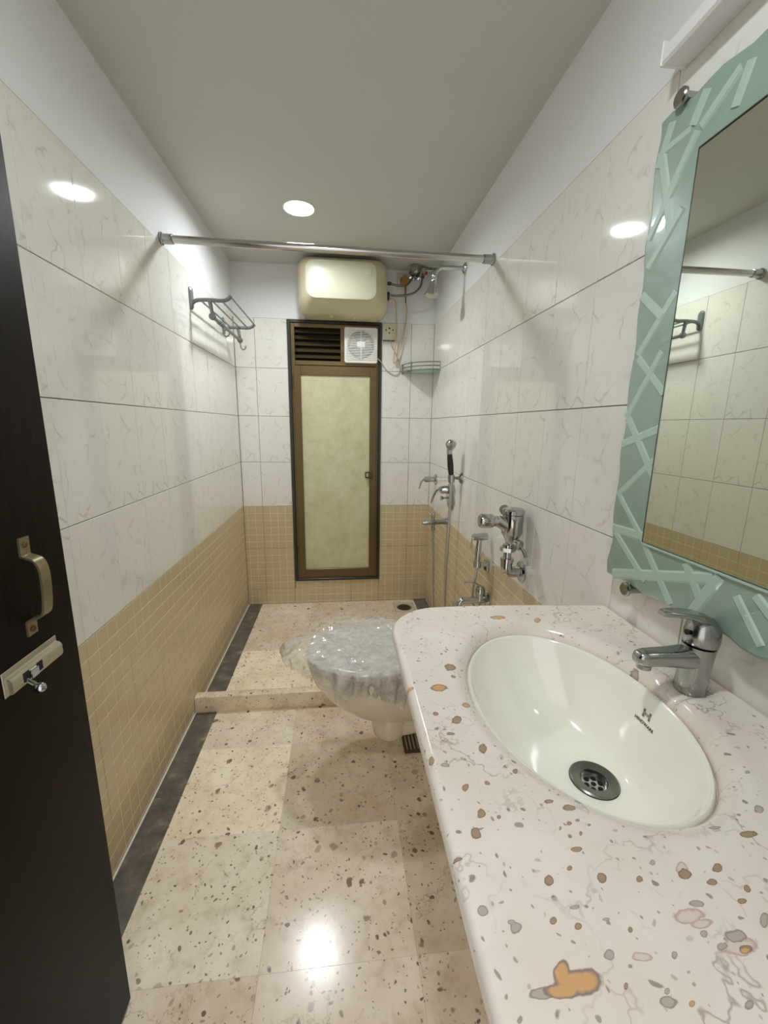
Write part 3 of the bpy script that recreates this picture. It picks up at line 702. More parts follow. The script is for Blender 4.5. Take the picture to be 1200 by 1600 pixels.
b = BM(); loft(b, [[V(1.072 + s * px, y, 2.158 + s * pz) for px, pz in ((.028, -.016), (.030, .012), (0, .034), (-.030, .012), (-.028, -.016), (-.010, -.030), (.010, -.030))] for y, s in ((D - .0115, 1), (D - .035, 1), (D - .045, .75))]); obj('plug_body', b, M['orange_plug'], t)
b = BM(); tube(b, [(1.074, D - .03, 2.132), (1.076, D - .03, 2.10), (1.078, D - .028, 2.03)], lambda q: .006 - .002 * q, 8); obj('strain_relief', b, M['cable_brown'], t)
b = BM(); tube(b, [(1.078, D - .028, 2.04), (1.088, D - .022, 1.985), (1.082, D - .016, 1.90), (1.055, D - .02, 1.77), (1.030, D - .026, 1.695), (1.014, D - .03, 1.664), (1.008, D - .03, 1.675), (1.013, D - .03, 1.76), (1.022, D - .035, 1.86), (1.016, D - .05, 1.96), (1.0, 2.75, 2.02), (0.958, 2.715, 2.022)], 0.0042, 8, 6)
tag(obj('power_cable', b, M['cable']), 'beige heater cable hanging in a long loop below the tan plug', 'cable')
b = BM(); tube(b, [(0.899, D - .03, 1.690), (0.925, D - .028, 1.668), (0.965, D - .012, 1.620), (1.01, D - .008, 1.592), (1.040, D - .008, 1.597), (1.052, D - .008, 1.635), (1.035, D - .008, 1.70), (0.998, D - .012, 1.765), (0.985, D - .016, 1.803)], 0.003, 8, 6)
tag(obj('power_cable', b, M['cable_grey']), 'thin pale fan cable drooping from exhaust fan to lower socket', 'cable')

# corner shelf
t = thing('corner_shelf', 'glass quarter round corner shelf with double rail', 'shelf', (W - .002, D - .002, 1.605))
cx, cy, zS, RS = W - 0.001, D - 0.001, 1.607, 0.205
arc = lambda r, z, n=20: [V(cx - r * math.cos(PI / 2 * i / n), cy - r * math.sin(PI / 2 * i / n), z) for i in range(n + 1)]
b = BM(); pl = [V(cx, cy, 0)] + arc(RS, 0); loft(b, [[V(p.x, p.y, zS - .004) for p in pl], [V(p.x, p.y, zS + .004) for p in pl]]); obj('glass_plate', b, M['glass'], t)
for z in (zS + .003, zS + .026, zS + .048):
    b = BM(); tube(b, arc(RS + .003, z), 0.0036, 8); obj('rail', b, M['chrome_worn'], t)
for i in (0, 8, 20):
    p = arc(RS + .003, 0)[i]; b = BM(); tube(b, [(p.x, p.y, zS - .010), (p.x, p.y, zS + .054)], 0.005, 10); obj('post', b, M['chrome_worn'], t)

# ------------------------------------------------------------------ shower mixer set on right wall
def lever(b, root, mid, tip, r0, r1, up=(0, 1, 0)):
    tube(b, [root, mid, tip], lambda q: r0 + (r1 - r0) * q, 12, 7, flat=0.55, up=up)
t = thing('wall_valve', 'small chrome lever valve farthest along the right wall', 'valve', (W, 2.65, .924))
b = BM(); lathe(b, [(0.033, 0), (0.033, 0.006), (0.024, 0.010), (0.019, 0.012)], (W - .001, 2.65, .924), (-1, 0, 0), 28); obj('flange', b, M['chrome'], t)
b = BM(); lathe(b, [(0.017, 0.008), (0.017, 0.045), (0.019, 0.047), (0.019, 0.070), (0.012, 0.078), (0, 0.079)], (W, 2.65, .924), (-1, 0, 0), 22)
lever(b, (1.212, 2.65, .932), (1.185, 2.65, .912), (1.168, 2.65, .862), 0.013, 0.008); obj('lever', b, M['chrome'], t)

t = thing('shower_mixer', 'chrome shower mixer with round wall plate, lever and diverter knob', 'mixer', (W, 2.26, .88))
b = BM(); lathe(b, [(0.078, 0), (0.078, 0.005), (0.070, 0.010), (0.03, 0.014), (0, 0.015)], (W - .001, 2.26, .878), (-1, 0, 0), 36); obj('wall_plate', b, M['chrome'], t)
b = BM(); lathe(b, [(0.024, 0.010), (0.023, 0.030), (0.022, 0.032), (0.022, 0.060), (0.015, 0.070), (0, 0.071)], (W, 2.26, .915), (-1, 0, 0), 24)
lever(b, (1.215, 2.26, .925), (1.184, 2.26, .902), (1.163, 2.26, .840), 0.018, 0.009); obj('lever', b, M['chrome'], t)
b = BM(); lathe(b, [(0.009, 0.01), (0.006, 0.02), (0.006, 0.046), (0.011, 0.052), (0.012, 0.062), (0, 0.063)], (W, 2.26, .868), (-1, 0, 0), 16); obj('diverter_knob', b, M['chrome'], t)

t = thing('shower_holder', 'chrome wall bracket that holds the hand shower', 'holder', (W, 2.078, 1.004))
b = BM(); lathe(b, [(0.029, 0), (0.029, 0.005), (0.02, 0.012), (0.010, 0.016), (0.008, 0.030)], (W - .001, 2.078, 1.004), (-1, 0, 0), 26); obj('flange', b, M['chrome'], t)
b = BM(); tube(b, [(1.250, 2.078, 1.004), (1.238, 2.083, 1.002)], .008, 12); lathe(b, [(0.013, -.022), (0.016, -.02), (0.018, .018), (0.0155, .020)], (1.225, 2.088, 1.0), (-.08, 0, 1), 20); obj('cup', b, M['chrome'], t)
t = thing('hand_shower', 'chrome hand shower with black grip resting upright in its bracket', 'hand shower', (1.225, 2.088, .98))
b = BM(); tube(b, [(1.2235, 2.088, 1.018), (1.217, 2.088, 1.07), (1.210, 2.088, 1.128)], lambda q: .0125 + .003 * math.sin(PI * q), 14, 5); obj('grip', b, M['black'], t)
b = BM(); lathe(b, [(0.010, 0), (0.011, 0.02), (0.012, 0.04)], (1.226, 2.088, .980), (-.1, 0, 1), 14); obj('connector', b, M['chrome'], t)
b = BM(); tube(b, [(1.210, 2.088, 1.126), (1.208, 2.086, 1.150), (1.211, 2.080, 1.172)], .014, 14, 4)
lathe(b, [(0, -.030), (.010, -.029), (.020, -.022), (.026, -.010), (.028, .004), (.025, .012), (0, .014)], (1.214, 2.076, 1.172), (.42, -.55, -.35), 22); obj('head', b, M['chrome'], t)

t = thing('bath_spout', 'flat chrome wall spout with small pull knob', 'spout', (W, 2.30, .73))
b = BM(); rr = []
for x, hy, hz, z in ((W - .001, .030, .017, .724), (1.255, .024, .014, .723), (1.19, .019, .012, .720), (1.13, .017, .009, .716), (1.122, .014, .006, .715)):
    rr.append([V(x, 2.30 + p[0], z + p[1]) for p in rrect(0, 0, hy, hz, min(hy, hz) * .6, 4)])
loft(b, rr); obj('body', b, M['chrome_worn'], t)
b = BM(); lathe(b, [(0.009, 0.0), (0.009, 0.022), (0.012, 0.024), (0.012, 0.04), (0.009, 0.045), (0, 0.046)], (1.187, 2.30, .728), (0, 0, 1), 16); obj('pull_knob', b, M['chrome_worn'], t)
b = BM(); lathe(b, [(0.010, 0.0), (0.010, -0.02), (0.012, -0.022), (0.012, -0.042), (0, -0.042)], (1.189, 2.30, .712), (0, 0, 1), 16); obj('hose_nut', b, M['chrome_worn'], t)
b = BM(); tube(b, [(1.226, 2.088, .984), (1.226, 2.09, .93), (1.227, 2.10, .75), (1.222, 2.10, .50), (1.225, 2.11, .25), (1.228, 2.15, .09), (1.222, 2.21, .04), (1.212, 2.27, .09), (1.203, 2.296, .25), (1.196, 2.30, .48), (1.189, 2.30, .672)], 0.0075, 10, 8)
tag(obj('shower_hose', b, M['hose']), 'grey flexible shower hose looping down between hand shower and spout', 'hose')

# ------------------------------------------------------------------ health faucet, bib tap
t = thing('bidet_sprayer', 'chrome bidet sprayer hung in a small wall holder', 'sprayer', (W, 1.63, .68))
b = BM(); box(b, W - .012, W - .001, 1.615, 1.655, .660, .704, .002); lathe(b, [(0.012, -.016), (0.0155, -.014), (0.0155, .014), (0.012, .016)], (1.226, 1.622, .695), (0, 0, 1), 18); box(b, 1.236, W - .008, 1.616, 1.640, .684, .704, .003); obj('holder', b, M['chrome'], t)
b = BM(); tube(b, [(1.225, 1.622, .680), (1.226, 1.622, .74), (1.229, 1.622, .812)], lambda q: .010 + .002 * math.sin(PI * q), 16, 4); obj('handle', b, M['chrome'], t)
b = BM(); lathe(b, [(.011, -.03), (.0135, -.027), (.0145, -.01), (.0155, .02), (.0155, .032), (.011, .034), (0, .034)], (1.229, 1.622, .814), (1, 0, 0.03), 20); obj('head', b, M['chrome'], t)
b = BM(); ribbon(b, [(1.207, 1.622, .822), (1.199, 1.622, .812), (1.197, 1.622, .79), (1.196, 1.622, .765)], (0, 1, 0), .012, .004, 4); obj('trigger', b, M['chrome'], t)
b = BM(); tube(b, [(1.225, 1.622, .676), (1.222, 1.622, .64), (1.217, 1.630, .585), (1.222, 1.645, .52), (1.244, 1.655, .47), (1.262, 1.655, .50), (1.262, 1.645, .535)], .0055, 8, 6)
tag(obj('sprayer_hose', b, M['hose']), 'thin grey hose running down from the bidet sprayer', 'hose')
t = thing('bib_tap', 'chrome lever wall tap low on the right wall behind the counter', 'tap', (W, 1.605, .54))
b = BM(); lathe(b, [(0.029, 0), (0.029, 0.005), (0.02, 0.012), (0.0165, 0.014), (0.0165, 0.05)], (W - .001, 1.605, .540), (-1, 0, 0), 24)
tube(b, [(1.25, 1.605, .540), (1.20, 1.605, .540), (1.165, 1.605, .539), (1.152, 1.605, .530), (1.150, 1.605, .514)], lambda q: .016 - .003 * q, 14, 5); obj('body', b, M['chrome'], t)
b = BM(); lathe(b, [(0.019, -.01), (0.019, .02), (0.021, .022), (0.021, .04), (0.016, .052), (0, .056)], (1.240, 1.605, .548), (0, 0, 1), 20)
tube(b, [(1.240, 1.605, .602), (1.215, 1.605, .614), (1.190, 1.605, .621), (1.170, 1.605, .622)], lambda q: .012 - .006 * q, 12, 5, flat=.5, up=(0, 1, 0)); obj('lever', b, M['chrome'], t)
b = BM(); lathe(b, [(0.014, 0), (0.014, 0.02), (0.011, 0.026), (0, 0.026)], (1.257, 1.59, .553), (-.2, -1, .1), 14); obj('side_nut', b, M['chrome'], t)

# ------------------------------------------------------------------ flush valve
t = thing('flush_valve', 'large chrome push button flush valve on the right wall', 'flush valve', (W, 1.315, .772))
b = BM(); lathe(b, [(0.036, 0), (0.036, 0.004), (0.026, 0.008), (0.019, 0.009)], (W - .001, 1.316, .772), (-1, 0, 0), 28); obj('wall_flange', b, M['chrome'], t)
b = BM(); tube(b, [(W - .006, 1.315, .772), (1.245, 1.313, .772), (1.226, 1.311, .776), (1.219, 1.31, .792), (1.219, 1.31, .822)], .0195, 20, 5); lathe(b, [(.0195, .0), (.0225, .001), (.0225, .012), (.0195, .013)], (1.219, 1.31, .812), (0, 0, 1), 20); obj('elbow', b, M['chrome'], t)
b = BM(); lathe(b, [(.0135, .815), (.0135, .850), (.018, .851), (.018, .872), (.015, .874)], (1.219, 1.31, 0), (0, 0, 1), 20); obj('riser', b, M['chrome'], t)
b = BM(); lathe(b, [(.026, .849), (.026, .863)], (1.219, 1.31, 0), (0, 0, 1), 6); obj('hex_nut', b, M['chrome'], t)
b = BM(); lathe(b, [(.017, .868), (.020, .885), (.030, .905), (.0345, .912), (.0345, .976), (.031, .978), (.0375, .980), (.0375, .992), (.033, .997), (.012, 1.001), (0, 1.001)], (1.229, 1.31, 0), (0, 0, 1), 30); obj('body', b, M['chrome'], t)
b = BM(); tube(b, [(1.226, 1.31, .905), (1.210, 1.308, .935), (1.185, 1.306, .952), (1.168, 1.305, .956)], lambda q: .024 - .006 * q, 18, 5)
lathe(b, [(.016, 0), (.016, .012), (.021, .014), (.024, .020), (.024, .028), (.020, .031)], (1.172, 1.305, .956), (-1, 0, .02), 24); obj('neck', b, M['chrome'], t)
b = BM(); lathe(b, [(.0205, 0), (.0235, .003), (.0235, .030), (.020, .035), (0, .036)], (1.146, 1.304, .957), (-1, 0, .02), 26); obj('push_button', b, M['chrome'], t)
b = BM(); lathe(b, [(.015, -.02), (.015, .014), (.018, .016), (.018, .026), (.012, .030), (0, .030)], (1.236, 1.30, .880), (.3, -.9, -.1), 18); tube(b, [(1.245, 1.275, .878), (1.257, 1.268, .858), (1.264, 1.262, .840)], lambda q: .005 + .001 * q, 10); obj('stop_handle', b, M['chrome'], t)
b = BM(); lathe(b, [(.017, 0), (.017, .012), (.013, .016), (0, .016)], (1.216, 1.350, .982), (-.5, -.5, .5), 22); tube(b, [(1.212, 1.352, .984), (1.226, 1.33, .985)], .012, 12); obj('rear_cap', b, M['chrome_worn'], t)

# ------------------------------------------------------------------ toilet
TC = 1.42
t = thing('toilet', 'cream wall hung toilet with white closed lid under plastic film', 'toilet', (0.80, TC, 0.07))
def dring(z, xf, xb, hw, n=22, back=None):
    """D-shaped ring: half ellipse front from xf, straight back to xb"""
    xm = xf + min(hw * 1.35, (xb - xf) * .6); pts = []
    for i in range(n + 1):
        a = PI / 2 + PI * i / n; pts.append(V(xm + (xm - xf) * math.cos(a), TC + hw * math.sin(a), z))
    for q in (0.33, 0.66, 1.0): pts.append(V(xm + (xb - xm) * q, TC - hw, z))
    for q in (0.0, 0.34, 0.67): pts.append(V(xb + (xm - xb) * q, TC + hw, z))
    return pts
b = BM()
XB = W - 0.004
loft(b, [dring(.172, .770, XB, .055), dring(.180, .730, XB, .078), dring(.206, .672, XB, .103), dring(.243, .622, XB, .127), dring(.285, .581, XB, .149), dring(.330, .548, XB, .167), dring(.375, .530, XB, .176), dring(.405, .524, XB, .180), dring(.418, .526, XB, .179), dring(.421, .535, XB, .172)])
bw = obj('bowl', b, M['toilet'], t, 50)
b = BM(); lathe(b, [(.045, .20), (.070, .165), (.071, .130), (.064, .098), (.045, .076), (.02, .066), (0, .065)], (.835, TC - .01, 0), (0, 0, 1), 28)
tube(b, [(.84, TC - .01, .130), (.95, TC - .01, .145), (1.05, TC - .01, .19), (1.12, TC - .01, .20), (XB, TC - .01, .20)], .055, 20, 5); obj('trap', b, M['toilet'], t, 50)
def oval(z, s, dx=0.0, n=48):
    pts = []
    for i in range(n):
        a = 2 * PI * i / n; c, q = math.cos(a), math.sin(a)
        pts.append(V(.760 + dx + (.240 if c < 0 else .225) * s * math.copysign(abs(c) ** (1 if c < 0 else .8), c), TC + .182 * s * q, z))
    return pts
b = BM(); loft(b, [oval(.4215, .96), oval(.4225, .995), oval(.431, .995), oval(.433, .97)]); obj('seat', b, M['seat'], t, 40)
b = BM(); loft(b, [oval(.4345, .97), oval(.4355, 1.005), oval(.443, 1.005), oval(.449, .975), oval(.452, .90), oval(.454, .5), oval(.4545, .1)]); obj('lid', b, M['seat'], t, 40)
for dy in (-.07, .07):
    b = BM(); lathe(b, [(.013, -.02), (.013, .02)], (1.000, TC + dy, .437), (0, 1, 0), 14); obj('lid_hinge', b, M['seat'], t)

# plastic film over the lid
b = BM(); NA, NR = 240, 70; rings = []
hump = lambda a, a0, w_: math.exp(-((math.atan2(math.sin(a - a0), math.cos(a - a0))) / w_) ** 2)
rnd = random.Random(5)
for j in range(NR + 1):
    ring_ = []
    tt = j / NR
    for i in range(NA):
        a = 2 * PI * i / NA; ca, sa = math.cos(a), math.sin(a)
        re = 1.0 / math.sqrt((ca / .245) ** 2 + (sa / .187) ** 2)
        flare = hump(a, PI - 0.05, .30); front = hump(a, 1.5 * PI, .9); tab1 = hump(a, 1.5 * PI - .58, .13); tab2 = hump(a, 1.5 * PI + .52, .30); tab3 = hump(a, PI - .75, .3)
        hang = .048 + .055 * front + .075 * tab1 + .065 * tab2 + .035 * flare + .018 * noise.noise((3 * ca, 3 * sa, 1.3)) - .018 * hump(a, PI / 2, .8)
        if tt <= .6:
            q = tt / .6; r = re * q; e = 0.0
        else:
            q = 1.0; e = (tt - .6) / .4; r = re
        px_, py_ = r * ca, r * sa
        wx_ = px_ + .03 * noise.noise((px_ * 8, py_ * 8, 4.0)); wy_ = py_ + .03 * noise.noise((px_ * 8, py_ * 8, 8.0))
        vd = noise.voronoi((wx_ * 11, wy_ * 15, .3))[0]; vd2 = noise.voronoi((wx_ * 26, wy_ * 30, 1.7))[0]
        n1 = noise.noise((px_ * 9, py_ * 9, 2.0))
        z = .4575 + .018 * max(0, vd[0]) ** 1.0 * (.35 + .65 * min(1, q * 1.15)) + .005 * vd2[0] + .004 * n1 + .020 * flare * max(0, q - .6)
        if e > 0:
            fold = math.sin(a * 17 + 3 * noise.noise((ca * 2, sa * 2, 0))) * .010 + math.sin(a * 37 + 1.0 + e * 2) * .004 + .012 * noise.noise((ca * 7, sa * 7, e * 3.5))
            out = .008 + (.016 + .062 * flare + .03 * tab3 + .010 * hump(a, PI / 2, 1.0)) * math.sin(min(1, e * 1.3) * PI / 2) + fold * min(1, e * 2.0)
            out -= .055 * max(0, e - .35) * (front * .9)
            r = re + max(out, .005 - (.10 * max(0, e - .3) * front))
            z = z - hang * (e ** 1.25 if flare < .4 else e ** (1.25 + 1.2 * flare)) * 1.0 + .006 * noise.noise((ca * 9, sa * 9, e * 5))
        ring_.append(V(.760 + r * ca, TC + r * sa, z))
    if j: rings.append(ring_)
loft(b, rings, True, False)
tag(obj('plastic_wrap', b, M['film'], ang=75), 'crumpled clear plastic film draped over the toilet lid', 'plastic film')

# small dark drain on the floor under the toilet
t = thing('floor_grate', 'rusty brown grate on the floor beneath the toilet', 'grate', (.955, 1.44, 0))
b = BM(); frame_rect2 = [(.895, 1.015, 1.385, 1.393), (.895, 1.015, 1.487, 1.495), (.895, .903, 1.393, 1.487), (1.007, 1.015, 1.393, 1.487)]
for q in frame_rect2: box(b, *q, 0.0005, .012, .001)
obj('rim', b, M['rust'], t)
for i in range(7):
    b = BM(); x = .912 + i * .0148; box(b, x, x + .006, 1.393, 1.487, 0.001, .010, .001); obj('bar', b, M['rust'], t)

# ------------------------------------------------------------------ counter
BX, BY, BA, BB = 1.012, .5565, .152, .215           # basin ellipse at its rim
ZC, TH = .853, .031
XL, YB_ = .752, .05
t_c = None
def counter_outline():
    P = []
    # start wall/front, go along the left edge to the back corner
    P += [(W - .0015, YB_), (XL + .01, YB_)]
    P += [(XL, y) for y in (.06, .10, .15, .2, .25, .3, .35, .4, .45, .5, .55, .6, .65, .70)]
    for i in range(13):
        a = PI - (PI / 2) * i / 12; P.append((XL + .115 + .115 * math.cos(a), .773 + .115 * math.sin(a)))
    P += [(.90, .889), (.95, .889), (1.0, .888), (1.05, .886), (1.1, .882), (1.15, .878), (1.2, .873), (W - .0015, .866)]
    P += [(W - .0015, y) for y in (.8, .75, .7, .65, .6, .56, .52, .48, .44, .4, .35, .3, .25, .2, .15, .1)]
    return P
PO = [Vector((x, y)) for x, y in counter_outline()]
angs = [math.atan2(p.y - BY, p.x - BX) for p in PO]
extra = [2 * PI * i / 200 - PI for i in range(200)]
allang = sorted(set([round(a, 5) for a in angs + extra]))
def hit(a):
    d = Vector((math.cos(a), math.sin(a))); o = Vector((BX, BY)); best = None
    for p, q in zip(PO, PO[1:] + PO[:1]):
        e = q - p; den = d.x * e.y - d.y * e.x
        if abs(den) < 1e-9: continue
        wv = p - o; tt = (wv.x * e.y - wv.y * e.x) / den; s = (wv.x * d.y - wv.y * d.x) / den
        if tt > 0 and -1e-6 <= s <= 1 + 1e-6 and (best is None or tt < best): best = tt
    return best
def rell(a, A, B): return 1 / math.sqrt((math.cos(a) / A) ** 2 + (math.sin(a) / B) ** 2)
def notch(x, y):
    x0, x1 = 1.13, 1.222; px = min(max(x, x0), x1); d = math.hypot(x - px, y - .549)
    return .007 * (1 - min(1, max(0, (d - .021) / .009))) if True else 0
rings = []
inn = lambda a, off: rell(a, BA + .004, BB + .004) + off
prof_in = [(0.001, -.031), (0, -.026), (.0015, -.019), (.006, -.0115), (.012, -.0055), (.020, -.0018), (.028, 0)]
for off, dz in prof_in: rings.append([(inn(a, off), dz) for a in allang])
for q in (.03, .10, .2, .3, .45, .62, .8, .93): rings.append([(inn(a, .028) + (hit(a) - .013 - inn(a, .028)) * q, 0) for a in allang])
for off, dz in ((-.013, 0), (-.008, -.0012), (-.0035, -.004), (-.001, -.0085), (0, -.0145), (-.001, -.021), (-.0045, -.027), (-.011, -.031)): rings.append([(hit(a) + off, dz) for a in allang])
b = BM(); R3 = []
for rg in rings:
    R3.append([V(BX + r * math.cos(a), BY + r * math.sin(a), ZC + dz) for (r, dz), a in zip(rg, allang)])
for rg in R3:
    for p in rg:
        if p.z > ZC - .026: p.z -= notch(p.x, p.y)
        p.x = min(p.x, W - .0015)
# close underside back to the inner ring
R3.append([p.copy() for p in R3[0]])
loft(b, R3, False, False); bmesh.ops.remove_doubles(b, verts=b.verts[:], dist=1e-5)
tag(obj('vanity_counter', b, M['counter'], ang=50), 'pinkish fossil stone vanity counter with rounded corner along the right wall', 'counter')

# ------------------------------------------------------------------ basin
t = thing('wash_basin', 'oval cream ceramic wash basin sunk into stone counter', 'basin', (BX, BY, .68))
ZR = .833; CDX, CDY, ZD = 1.060, .538, .696
rd = .0385
def bpt(a, q):
    """point of the bowl: a angle, q 1 at rim .. small at drain"""
    tq = max(0.0, (q - .16) / .84); mixc = (1 - tq) ** 1.1
    cx_, cy2 = BX + (CDX - BX) * mixc, BY + (CDY - BY) * mixc
    depth = (ZR - .006 - ZD) * (1 - tq ** 2.5) ** .9
    return V(cx_ + (rd + (BA - .006 - rd) * tq) * math.cos(a), cy2 + (rd + (BB - .006 - rd) * tq) * math.sin(a), ZR - .006 - depth)
NB = 72; b = BM(); AN = [2 * PI * i / NB for i in range(NB)]
el = lambda A, B_, z: [V(BX + A * math.cos(a), BY + B_ * math.sin(a), z) for a in AN]
inner = [el(BA + .018, BB + .018, .8195), el(BA + .018, BB + .018, .8215), el(BA + .003, BB + .003, .8218), el(BA + .0015, BB + .0015, ZR - .002), el(BA - .0005, BB - .0005, ZR), el(BA - .003, BB - .003, ZR - .0008), el(BA - .005, BB - .005, ZR - .004)]
qs = [1 - .5 * i / 20 for i in range(21)] + [.5 - .34 * i / 14 for i in range(1, 15)]
bowl_r = [[bpt(a, q) for a in AN] for q in qs]
drain_r = [[V(CDX + rd * math.cos(a), CDY + rd * math.sin(a), ZD - .0005) for a in AN], [V(CDX + rd * .97 * math.cos(a), CDY + rd * .97 * math.sin(a), ZD - .011) for a in AN]]
outer = [[p + V(0, 0, -.012) + (p - V(BX, BY, p.z)).normalized() * .010 for p in rg] for rg in (bowl_r[2], bowl_r[10], bowl_r[20], bowl_r[30])][::-1]
outer = [[V(CDX + .02 * math.cos(a), CDY + .02 * math.sin(a), ZD - .022) for a in AN]] + outer
loft(b, outer + inner + bowl_r + drain_r, True, True)
bas = obj('bowl', b, M['ceramic'], t, 60)
bt = BM(); loft(bt, bowl_r, False, False); tree = BVHTree.FromBMesh(bt); bt.free()
b = BM(); lathe(b, [(.0375, -.006), (.0380, .0005), (.0355, .0022), (.0245, .0002), (.0215, -.001), (.0205, -.012), (.0207, -.0135), (.0375, -.006)], (CDX, CDY, ZD + .002), (0, 0, 1), 36, 0, False)
dr = obj('drain_ring', b, M['drain'], t)
b = BM(); lathe(b, [(.0203, -.0125), (.0203, -.0105), (.004, -.0095), (0, -.0095)], (CDX, CDY, ZD + .002), (0, 0, 1), 28); obj('strainer', b, M['chrome'], dr)
b = BM()
for k in range(7):
    a = 2 * PI * k / 6; x, y = (CDX, CDY) if k == 6 else (CDX + .012 * math.cos(a), CDY + .012 * math.sin(a)); lathe(b, [(.0041, 0), (.0041, .0016)], (x, y, ZD - .0086), (0, 0, 1), 14)
obj('hole', b, M['dark'], dr)
# printed maker's mark on the wall-side slope
def print_on(bm_src, anchor, u, v):
    n = u.cross(v).normalized()
    if n.x > 0: n = -n
    dead = []
    for vt in bm_src.verts:
        p = anchor + u * vt.co.x + v * vt.co.y
        h_ = tree.ray_cast(p + n * .03, -n)
        vt.co = (h_[0] + n * .0004) if h_[0] else p
a0 = .0; q0 = .905; P0 = bpt(a0, q0)
uu = (bpt(a0 - .02, q0) - bpt(a0 + .02, q0)).normalized(); vv = (bpt(a0, q0 + .01) - bpt(a0, q0 - .01)).normalized()
cu = bpy.data.curves.new('txt', 'FONT'); cu.body = 'HINDWARE'; cu.size = .0074; cu.align_x = 'CENTER'; cu.align_y = 'CENTER'; cu.offset = .00026; cu.space_character = 1.08
to = bpy.data.objects.new('txt', cu); C.objects.link(to)
dg = bpy.context.evaluated_depsgraph_get(); dg.update(); me = bpy.data.meshes.new_from_object(to.evaluated_get(dg))
b = BM(); b.from_mesh(me); bmesh.ops.triangulate(b, faces=b.faces[:]); bmesh.ops.subdivide_edges(b, edges=[e for e in b.edges if e.calc_length() > .004], cuts=2)
C.objects.unlink(to); bpy.data.objects.remove(to); bpy.data.curves.remove(cu)
print_on(b, P0 - vv * .006, uu, vv); obj('printed_word', b, M['ink'], bas, 0)
b = BM()
def quad(x0, x1, y0, y1):
    nx = 4; vs0 = [b.verts.new((x0 + (x1 - x0) * i / nx, y0, 0)) for i in range(nx + 1)]; vs1 = [b.verts.new((x0 + (x1 - x0) * i / nx, y1, 0)) for i in range(nx + 1)]
    for i in range(nx): b.faces.new((vs0[i], vs0[i + 1], vs1[i + 1], vs1[i]))
for sx in (-1, 1):
    quad(sx * .0065 - .0022, sx * .0065 + .0022, 0.000, .0045); quad(sx * .0065 - .0022, sx * .0065 + .0022, .0095, .014)
    quad(sx * .0045 - .0040, sx * .0045 + .0040, .0050, .0066); quad(sx * .0045 - .0040, sx * .0045 + .0040, .0074, .0090)
print_on(b, P0 + vv * .003, uu, vv); obj('printed_emblem', b, M['ink_grey'], bas, 0)

# ------------------------------------------------------------------ basin faucet
FX, FY, FZ = 1.214, .549, .8462
t = thing('basin_faucet', 'worn chrome single lever faucet standing behind the basin', 'faucet', (FX, FY, FZ))
b = BM(); lathe(b, [(.0215, 0), (.0225, .002), (.0222, .03), (.0225, .055), (.0238, .078), (.0238, .0805), (.019, .0815)], (FX, FY, FZ), (.05, 0, 1), 32)
obj('body', b, M['chrome_worn'], t)
b = BM(); rr = []
for x, z, hy, hz in ((FX + .002, .906, .020, .017), (FX - .020, .907, .019, .016), (FX - .045, .908, .0165, .0135), (FX - .070, .909, .015, .0125), (FX - .088, .909, .0145, .012), (FX - .098, .909, .0125, .0105), (FX - .103, .909, .008, .0065)):
    rr.append([V(x, FY + p[0], z + p[1]) for p in rrect(0, 0, hy, hz, min(hy, hz) * .75, 6)])
loft(b, rr); sp = obj('spout', b, M['chrome_worn'], t, 60)
b = BM(); lathe(b, [(.0105, 0), (.0105, -.007), (.008, -.0075)], (FX - .087, FY, .898), (0, 0, 1), 20); obj('aerator', b, M['chrome_worn'], sp)
b = BM(); lathe(b, [(.0215, .083), (.0248, .0845), (.0258, .093), (.0252, .104), (.0225, .115), (.016, .123), (.008, .126), (0, .1265)], (FX, FY, FZ), (.05, 0, 1), 32)
rr = []
for x, z, hy, hz in ((FX + .022, .956, .012, .010), (FX + .012, .967, .016, .0085), (FX - .006, .9755, .017, .006), (FX - .028, .981, .015, .0048), (FX - .048, .984, .0125, .0040), (FX - .064, .9845, .0105, .0042), (FX - .071, .984, .008, .0036)):
    rr.append([V(x, FY + p[0], z + p[1]) for p in rrect(0, 0, hy, hz, min(hy, hz) * .9, 5)])
loft(b, rr); lv = obj('lever', b, M['chrome_worn'], t, 60)
b = BM(); lathe(b, [(.0045, 0), (.0045, .002)], (FX - .0225, FY - .002, .951), (-1, -.1, .2), 14); obj('grub_hole', b, M['black'], lv)

# ------------------------------------------------------------------ mirror
XM = 1.243                                          # face of the glass surround
t = thing('wall_mirror', 'rectangular mirror in a wavy edged sea green glass surround', 'mirror', (W, .46, 1.38))
def wavy():
    pts = []; seq = [((.828, .946), (.836, 1.818)), ((.836, 1.818), (.086, 1.806)), ((.086, 1.806), (.092, .944)), ((.092, .944), (.828, .946))]
    for (a, c) in seq:
        n = 34 if abs(c[1] - a[1]) > .5 else 30; dx, dz = c[0] - a[0], c[1] - a[1]; L = math.hypot(dx, dz); nx, nz = -dz / L, dx / L
        for i in range(n):
            s = i / n; wv = 0 if i == 0 else (.006 * noise.noise((a[0] * 9 + s * 13, a[1] * 7, 1.0)) + .004 * math.sin(s * 42 + a[0] * 5))
            pts.append((a[0] + dx * s + nx * wv, a[1] + dz * s + nz * wv))
    return pts
wp = wavy(); cyM, czM = .46, 1.38
sh = lambda s, x: [V(x, cyM + (p[0] - cyM) * s, czM + (p[1] - czM) * s) for p in wp]
b = BM()
loft(b, [sh(.995, XM + .010), sh(1.0, XM + .008), sh(1.0, XM + .004), sh(.993, XM + .0005), sh(.985, XM), sh(.72, XM)], True, True)
fr = obj('glass_surround', b, M['frost'], t, 50)
